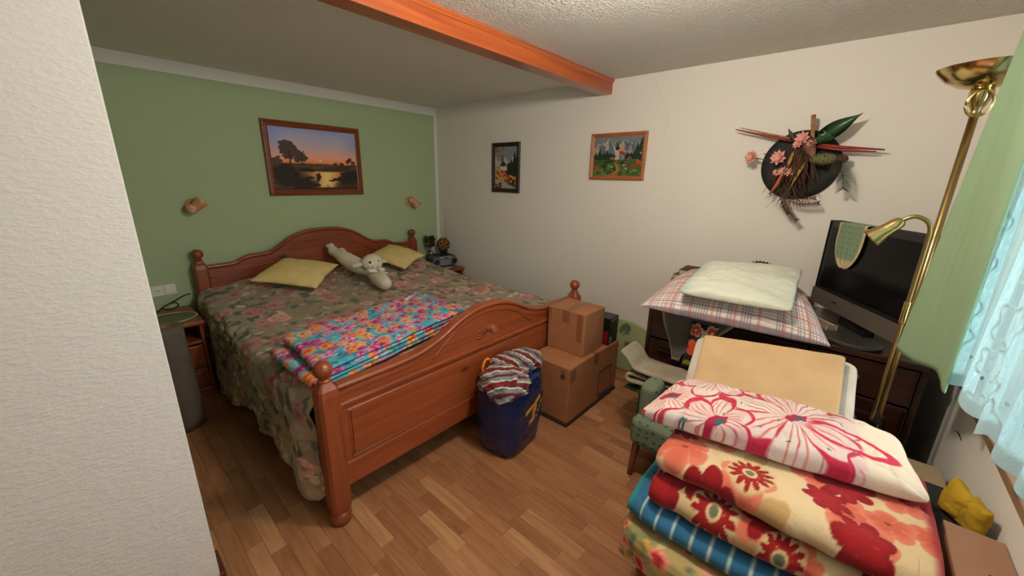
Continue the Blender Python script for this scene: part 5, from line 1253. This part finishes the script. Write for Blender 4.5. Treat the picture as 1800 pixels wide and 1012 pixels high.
sprig('heather_sprig', [(BX-.04, .33, 1.46), (BX-.05, .29, 1.445), (BX-.05, .24, 1.445), (BX-.05, .205, 1.45)], .026, MRUST, 13, .0022, 4, .0026)
sprig('heather_sprig', [(BX-.04, .32, 1.43), (BX-.05, .27, 1.415), (BX-.05, .22, 1.42), (BX-.05, .185, 1.425)], .026, MRUST, 13, .0022, 5, .0026)
sprig('heather_sprig', [(BX-.04, .36, 1.44), (BX-.04, .345, 1.40), (BX-.05, .325, 1.375), (BX-.05, .31, 1.36)], .022, plain('heather_dark', (72, 46, 36), .8), 11, .0022, 6, .0026)
gr = []
for k in range(30):
    a = rq.uniform(-.9, .9); y0 = .34+rq.uniform(-.02, .02); z0 = 1.52; l = rq.uniform(.08, .17)
    gr.append(tube_v([(BX-.03, y0, z0), (BX-.05, y0+math.sin(a)*l*.5, z0-math.cos(a)*l*.6), (BX-.03+rq.uniform(-.02, .02), y0+math.sin(a)*l*1.1, z0-math.cos(a)*l)], [.0014, .0012, .0004], 4))
o = multi('dry_grass', gr, MOLV, bq); o['kind'] = 'stuff'
# ================================================================== armchair with its pile
def greenp(U, V): return None
MGRN = plain('chair_green', (88, 108, 78), .9, bs=300, bstr=.3, spec=.15, var=.06, vs=20)
def dotgreen(name):
    m, nt, b = newmat(name); g = N(nt, 'ShaderNodeNewGeometry'); v = N(nt, 'ShaderNodeTexVoronoi'); v.inputs['Scale'].default_value = 26; v.inputs['Randomness'].default_value = .35
    nt.links.new(g.outputs['Position'], v.inputs['Vector']); r = N(nt, 'ShaderNodeValToRGB'); e = r.color_ramp.elements
    e[0].position = .20; e[0].color = S4((74, 86, 70)); e[1].position = .27; e[1].color = S4((108, 120, 98)); nt.links.new(v.outputs['Distance'], r.inputs[0]); nt.links.new(r.outputs[0], b.inputs['Base Color'])
    b.inputs['Roughness'].default_value = .95; b.inputs['Specular IOR Level'].default_value = .15; bump(nt, b, 400, .3, .001); return m
MGD = dotgreen('chair_green_dots')
ac = thing('armchair', (1.92, .37, 0), 'low green patterned armchair with wooden legs beneath the piled bedding', 'armchair')
box('seat_base', 1.70, 2.14, .07, .675, .205, .36, MGD, ac, .035, 4)
box('arm', 1.755, 1.90, .575, .672, .30, .535, MGD, ac, .042, 5); box('arm', 1.755, 1.90, .075, .17, .30, .50, MGD, ac, .042, 5)
box('backrest', 2.085, 2.165, .10, .64, .30, .50, MGD, ac, .03, 4)
for (x, y, dx, dy) in ((1.752, .640, -.020, .016), (1.752, .105, -.02, -.016), (2.10, .64, .02, .012), (2.10, .105, .02, -.012)):
    tube('leg', [(x+dx, y+dy, 0), (x+dx*.5, y+dy*.5, .11), (x, y, .22)], [.013, .018, .022], MPINEZ if False else wood('leg_wood', (96, 50, 30), (130, 70, 42), 'z', .4, 2, False) if 'leg_wood' not in bpy.data.materials else bpy.data.materials['leg_wood'], ac, 12)
# leafy pouch
def leafy(U, V):
    c = Cv(U, V, (36, 52, 30)); r = random.Random(6)
    for k in range(70): c.blob(r.uniform(0, .4), r.uniform(0, .4), .035, .014, r.uniform(0, 6), r.choice([(70, 110, 50), (96, 134, 66), (24, 40, 26), (120, 140, 96), (48, 84, 44)]), .3, k)
    return c.C
tag(pillow('leafy_pouch', [(1.91, .53, .388), (2.07, .53, .388), (2.075, .80, .385), (1.93, .835, .372)], .055, MFABS, leafy, None, 50, 50, .06, .006, .4, 3), 'dark green leaf-print pouch sticking out beside the green armchair', 'pouch')
MPALE = cloth((150, 139, 120), .08)
tag(serp('pale_blanket', [(.46, .0), (.25, .002), (.08, .0), (.015, -.006), (-.005, .012), (.02, .036), (.10, .036), (.28, .036), (.46, .036)], (1.91, .80, .438), (2.078, .80, .438), .026, MPALE, None, None, 80, 36, .004, 8, xdir=(0, -1, 0), ends=.03), 'pale folded blanket on the armchair, the lower of two', 'blanket')
tag(serp('pale_blanket', [(.44, .0), (.25, -.002), (.10, .0), (.03, .004), (.006, .016), (-.012, .038), (-.036, .062), (-.062, .080)], (1.905, .785, .515), (2.10, .785, .515), .024, MPALE, None, None, 80, 36, .004, 12, xdir=(0, -1, 0), ends=.03), 'pale quilted blanket curling up at its left edge on the armchair', 'blanket')
# small floral bag
def redf(U, V):
    c = Cv(U, V, (30, 26, 28))
    for k, (x, y, R) in enumerate(((.06, .12, .06), (.03, .22, .04), (.10, .03, .045), (.11, .22, .045))): c.flower(x, y, R, 5, k, (196, 66, 36), (214, 190, 170) if k % 2 else (206, 90, 50), (230, 200, 170), .2, .35, seed=k)
    c.blob(.03, .03, .03, .016, .4, (130, 130, 40), .3, 2); c.blob(.08, .20, .03, .016, 1.4, (190, 180, 170), .3, 5)
    return c.C
tag(pillow('floral_bag', [(2.075, .575, .545), (2.075, .45, .545), (2.125, .43, .80), (2.125, .56, .80)], .06, MFABS, redf, None, 50, 60, .05, .006, .4, 7), 'small black bag with red flowers squeezed behind the beige blanket', 'bag')
tag(pillow('grey_blanket', [(1.76, -.16, .572), (2.06, -.16, .572), (2.06, .50, .44), (1.76, .50, .44)], .11, cloth((150, 142, 126), .06), None, None, 50, 60, .02, .012, .5, 9, .25), 'grey folded blanket filling the armchair seat under the beige blanket', 'blanket')
WHC = cloth((206, 198, 182), .04)
tag(pillow('white_blanket', [(1.735, .465, .525), (1.690, -.150, .575), (1.985, -.115, .830), (2.040, .505, .748)], .05, WHC, None, None, 50, 40, .01, .006, .5, 15, .16, rc=14), 'white folded blanket showing at the edges behind the beige blanket', 'blanket')
BEI = plain('beige_weave', (204, 170, 128), .95, bs=420, bstr=.5, bdist=.001, var=.03, vs=9, spec=.1)
tag(pillow('beige_blanket', [(1.685, .415, .565), (1.650, -.098, .615), (1.935, -.070, .866), (1.985, .460, .786)], .04, BEI, None, None, 60, 44, .002, .005, .5, 17, .13, rc=45), 'plain beige folded blanket leaning in the armchair', 'blanket')

# ================================================================== stool under the stacked blankets
stl = thing('low_stool', (1.27, .06, 0), 'dark wooden stool carrying the stacked floral blankets', 'stool')
MLEG = bpy.data.materials['leg_wood']
box('seat', 1.045, 1.505, -.24, .35, .375, .415, MDARK, stl, .006)
for x in (1.075, 1.475):
    for y in (-.21, .32): tube('leg', [(x, y, 0), (x, y, .2), (x, y, .38)], [.016, .02, .024], MLEG, stl, 12)
box('stretcher', 1.05, 1.07, -.22, .33, .14, .17, MLEG, stl, .004); box('stretcher', 1.47, 1.49, -.22, .33, .14, .17, MLEG, stl, .004)
def fcover():
    n, mt_, ms = 200, 26, 26; th = np.linspace(0, 2*PI, n, endpoint=False); cx, cy, rx, ry = 1.275, .055, .285, .345
    e = lambda c: np.sign(c)*np.abs(c)**.38
    ux, uy = e(np.cos(th)), e(np.sin(th)); rows = []; cols = []
    for i in range(mt_):
        f = (i+.02)/mt_; rows.append(np.stack([cx+ux*rx*f, cy+uy*ry*f, np.full(n, .4235)], 1)); cols.append((ux*rx*f, uy*ry*f))
    for i in range(ms):
        f = (i+1)/ms; hz = .085+.018*np.sin(th*3+1); wv = 1+.018*f*np.sin(th*9)+.02*f
        z = .4235-f*hz-.004*(1-np.exp(-f*6)); rows.append(np.stack([cx+ux*(rx*1.0+.010*min(1, f*4))*wv, cy+uy*(ry+.010*min(1, f*4))*wv, z], 1)); k = 1+f*.30; cols.append((ux*rx*k, uy*ry*k))
    P = np.array(rows); U = np.array([c[0] for c in cols])+.4; V = np.array([c[1] for c in cols])+.5
    c = Cv(U, V, (166, 144, 92)); c.fill(sm(0, .5, fbm(U*9, V*9, 2, 3)), (186, 158, 98)); c.fill(sm(.1, .5, fbm(U*10+4, V*9, 5, 3)), (120, 122, 80)); r = random.Random(31)
    for k in range(240): c.blob(r.uniform(0, .85), r.uniform(0, 1.0), .022, .010, r.uniform(0, 6), r.choice([(96, 110, 76), (206, 150, 60), (190, 170, 120), (86, 100, 84)]), .3, k)
    for k in range(130): x, y = r.uniform(0, .85), r.uniform(0, 1.0); c.flower(x, y, r.uniform(.018, .034), 6, r.uniform(0, 6), r.choice([(200, 70, 54), (214, 110, 96), (216, 140, 60), (186, 50, 46)]), (226, 150, 130), (150, 40, 36), .25, .3, seed=k)
    P2 = P.copy(); P2[:mt_, :, 2] -= .005; P2[mt_:, :, :2] = np.array([cx, cy])+(P2[mt_:, :, :2]-[cx, cy])*.985
    Vv = np.concatenate([P.reshape(-1, 3), P2.reshape(-1, 3)]); k0 = P.shape[0]*n; f = quads(P.shape[0], n, True)
    F = f.tolist()+[q[::-1] for q in (f+k0).tolist()]; F.append(list(range(n))[::-1]); b = (P.shape[0]-1)*n
    for k in range(n): F.append([b+k, b+(k+1) % n, k0+b+(k+1) % n, k0+b+k])
    return Vv, F, np.concatenate([c.C.reshape(-1, 3)]*2)
V, F, cc = fcover()
tag(mk('floral_cover', V, F, MFAB, None, True, cc), 'ochre floral cover over the low stool, lowest of the blanket stack', 'cover')
def bluep(s_, y):
    c = Cv(s_, y, (44, 98, 130)); c.fill(sm(.1, .6, fbm(s_*10, y*3, 4, 3)), (38, 90, 130)); c.fill(sm(.3, .6, fbm(s_*5, y*22, 9, 3)), (66, 124, 156), .6)
    c.fill(np.mod(y, .052) < .0045, (176, 190, 180)); c.fill(sm(.02, .012, y), (36, 128, 130)); return c.C
tag(serp('blue_blanket', [(1.50, .449), (1.25, .449), (1.10, .447), (1.062, .452), (1.052, .470), (1.075, .486), (1.14, .489), (1.30, .488), (1.50, .487)], (0, .398, 0), (0, -.285, 0), .027, MFAB, bluep, None, 120, 110, .006, 4, xdir=(1, 0, 0), ends=.03, wob=.028), 'blue blanket with thin white stripes in the stack on the stool', 'blanket')
def creamp(s_, y):
    s_, y = s_+.010*fbm(s_*12, y*12, 61, 3), y+.010*fbm(s_*12+5, y*12, 63, 3); c = Cv(s_, y, (222, 194, 148)); c.fill(sm(.05, .5, fbm(s_*7, y*7, 3, 3)), (212, 180, 132)); r = random.Random(14); um = s_.max()
    for k in range(40): c.blob(r.uniform(0, um), r.uniform(0, .66), .05, .03, r.uniform(0, 6), r.choice([(224, 196, 150), (200, 160, 104)]), .3, k)
    for k in range(34):
        x, y0 = r.uniform(0, um), r.uniform(-.02, .68); c.flower(x, y0, r.uniform(.05, .085), r.choice((5, 6, 7)), r.uniform(0, 6), (208, 98, 72), (220, 124, 96), (150, 60, 40), .12, .25, seed=k, line=(230, 170, 140))
    for k in range(40):
        x, y0 = r.uniform(0, um), r.uniform(-.02, .68); c.flower(x, y0, r.uniform(.05, .085), r.choice((6, 7, 8)), r.uniform(0, 6), (158, 24, 26), (140, 16, 22), None, .1, .38, seed=k+50, line=(190, 70, 60))
    for x, y0, R in ((.44, .19, .062), (.42, .36, .05), (.94, .46, .07), (.90, .10, .05), (1.36, .25, .06)):
        c.blob(x, y0, R*1.15, R*1.15, 0, (214, 182, 130), .1); c.flower(x, y0, R, 13, .3, (160, 26, 24), (146, 18, 20), (110, 112, 90), .22, .5, (226, 196, 140), 3, line=(224, 180, 130))
    c.fill(sm(.615, .64, y), (170, 50, 56)); return c.C*.91
tag(serp('cream_blanket', [(1.50, 0.531), (1.30, 0.531), (1.15, 0.530), (1.108, 0.536), (1.096, 0.554), (1.115, 0.576), (1.16, 0.579), (1.30, 0.579), (1.45, 0.579), (1.50, 0.584), (1.515, 0.603), (1.50, 0.623), (1.45, 0.626), (1.30, 0.626), (1.17, 0.625), (1.124, 0.632), (1.110, 0.652), (1.128, 0.671), (1.18, 0.674), (1.35, 0.674), (1.52, 0.672)], (0, .338, 0), (0, -.305, 0), .044, MFAB, creamp, None, 420, 200, .008, 6, xdir=(1, 0, 0), ends=.045, wob=.030), 'cream blanket with big red and coral flowers folded on the blue blanket', 'blanket')
def pinkp(U, V):
    U, V = U+.016*fbm(U*9, V*9, 41, 3), V+.016*fbm(U*9+7, V*9, 43, 3)
    c = Cv(U, V, (222, 200, 184)); red = (186, 36, 62); org = (196, 70, 44); H = V.max(); W_ = U.max()
    so = lambda q, e=.06: np.clip(q/e+.5, 0, 1)
    def petal(cx, cy, a, L, wd2, col, t=.12, fillc=None, seed=0):
        x = (U-cx)*math.cos(a)+(V-cy)*math.sin(a); y = -(U-cx)*math.sin(a)+(V-cy)*math.cos(a)
        f = x/L; fc = np.clip(f, 1e-3, .999); h = wd2*np.sin(PI*fc**1.5)**.6+1e-4; n = fbm(U*16, V*16, seed, 3)
        q = np.abs(y)/h; ins = so(f-.02, .03)*so(.99-f, .03)
        if fillc is not None: c.fill(ins*so(1-q, .1), fillc, .9)
        tk = np.clip(.05+.42*sm(.45, .95, f)+.30*n, .03, .9); c.fill(ins*so(1-q, .08)*so(q-(1-tk), .10), col)
        c.fill(ins*so(1-q, .08)*so(f-(.86-.16*n), .05), col, .9)
        for k, cl in ((-.35, org), (.08, red), (.48, org)):
            c.fill(ins*np.exp(-((y/h-k-.25*n)/.05)**2)*so(.62+.2*n-f, .2), cl, .8)
    for cx, cy, R, a0 in ((.40, H*.46, .23, .3), (.035, H*.30, .13, 1.0), (.13, H*.95, .17, 2.0), (.20, H*.05, .14, .6), (.60, -.02, .12, 2.4)):
        for k in range(7): petal(cx, cy, a0+k*2*PI/7, R*(1 if k % 2 else .85), R*.26, red, .10, (222, 202, 190) if k % 2 else (222, 194, 184), k*3+int(cx*50))
        c.blob(cx, cy, .03, .02, .5, (170, 30, 56), .4, 3); c.blob(cx+.012, cy, .016, .009, .3, (34, 100, 100), .4, 4)
    r = random.Random(8)
    for k in range(26): c.blob(r.uniform(0, .55), r.uniform(0, H), .006, .003, r.uniform(0, 3), (70, 110, 100), .4, k)
    rt_ = sm(.555, .575, U+.02*fbm(V*6, U*3, 3)); c.fill(rt_, (226, 206, 178)); c.C *= 1; 
    x = (U-.42)*math.cos(-.25)+(V-H*.45)*math.sin(-.25); y = -(U-.42)*math.sin(-.25)+(V-H*.45)*math.cos(-.25); q = np.hypot((x-.11)/.11, y/.034); c.C = c.C*.93; c.fill(so(1.12-q, .08)*so(q-.80-.1*fbm(U*20, V*20, 5, 2), .08)*so(x-.02, .02), red, .95)
    return c.C
tag(pillow('pink_floral_duvet', [(1.165, .435, .752), (1.345, -.290, .726), (1.575, -.218, .765), (1.475, .40, .762)], .118, MFABS, pinkp, None, 420, 180, .02, .012, .42, 21, .30, scale=7, rc=22), 'white duvet with large crimson flowers on top of the blanket stack', 'duvet')

# ================================================================== under the window
MDB = plain('lid_beige', (150, 132, 104), .6, bs=40, bstr=.05)
bx = thing('storage_box', (1.84, -.26, 0), 'low beige storage box under the window near the lamp', 'box')
box('box_body', 1.70, 1.965, -.41, -.165, 0, .49, plain('box_dark', (46, 38, 32), .7), bx, .006); box('lid', 1.695, 1.97, -.415, -.16, .49, .515, MDB, bx, .006)
bk = thing('black_case', (1.545, -.365, 0), 'black case standing between the beige box and the tall carton', 'case')
box('case_body', 1.425, 1.685, -.43, -.31, 0, .565, MBLKM, bk, .015, 3); box('case_lid', 1.42, 1.69, -.434, -.306, .566, .60, MBLKM, bk, .012, 3)
tb_ = carton('tall_carton', 1.03, 1.405, -.436, -.330, 0, .66, MCARD2, 'narrow tall carton under the window in the near right corner', None, None)
multi('pen_mark', [tube_v([(1.20, -.395, .6612), (1.235, -.385, .6612), (1.25, -.388, .6612)], .002, 5), tube_v([(1.225, -.40, .6612), (1.23, -.375, .6612)], .0015, 5)], MINK, tb_)
# yellow cloth bunched on the case
MYC = cloth((168, 134, 36), .08, 300, .3)
yc = thing('yellow_cloth', (1.53, -.375, .60), 'mustard yellow cloth bunched up against the wall under the window', 'cloth')
pillow('cloth_fold', [(1.565, -.345, .601), (1.485, -.395, .601), (1.495, -.400, .690), (1.585, -.365, .708)], .055, MYC, None, yc, 36, 32, .10, .014, .5, 5, .4, scale=9, rc=8)
pillow('cloth_fold', [(1.520, -.372, .601), (1.440, -.408, .601), (1.455, -.418, .700), (1.545, -.402, .690)], .05, MYC, None, yc, 36, 32, .12, .014, .5, 9, .4, scale=9, rc=8)
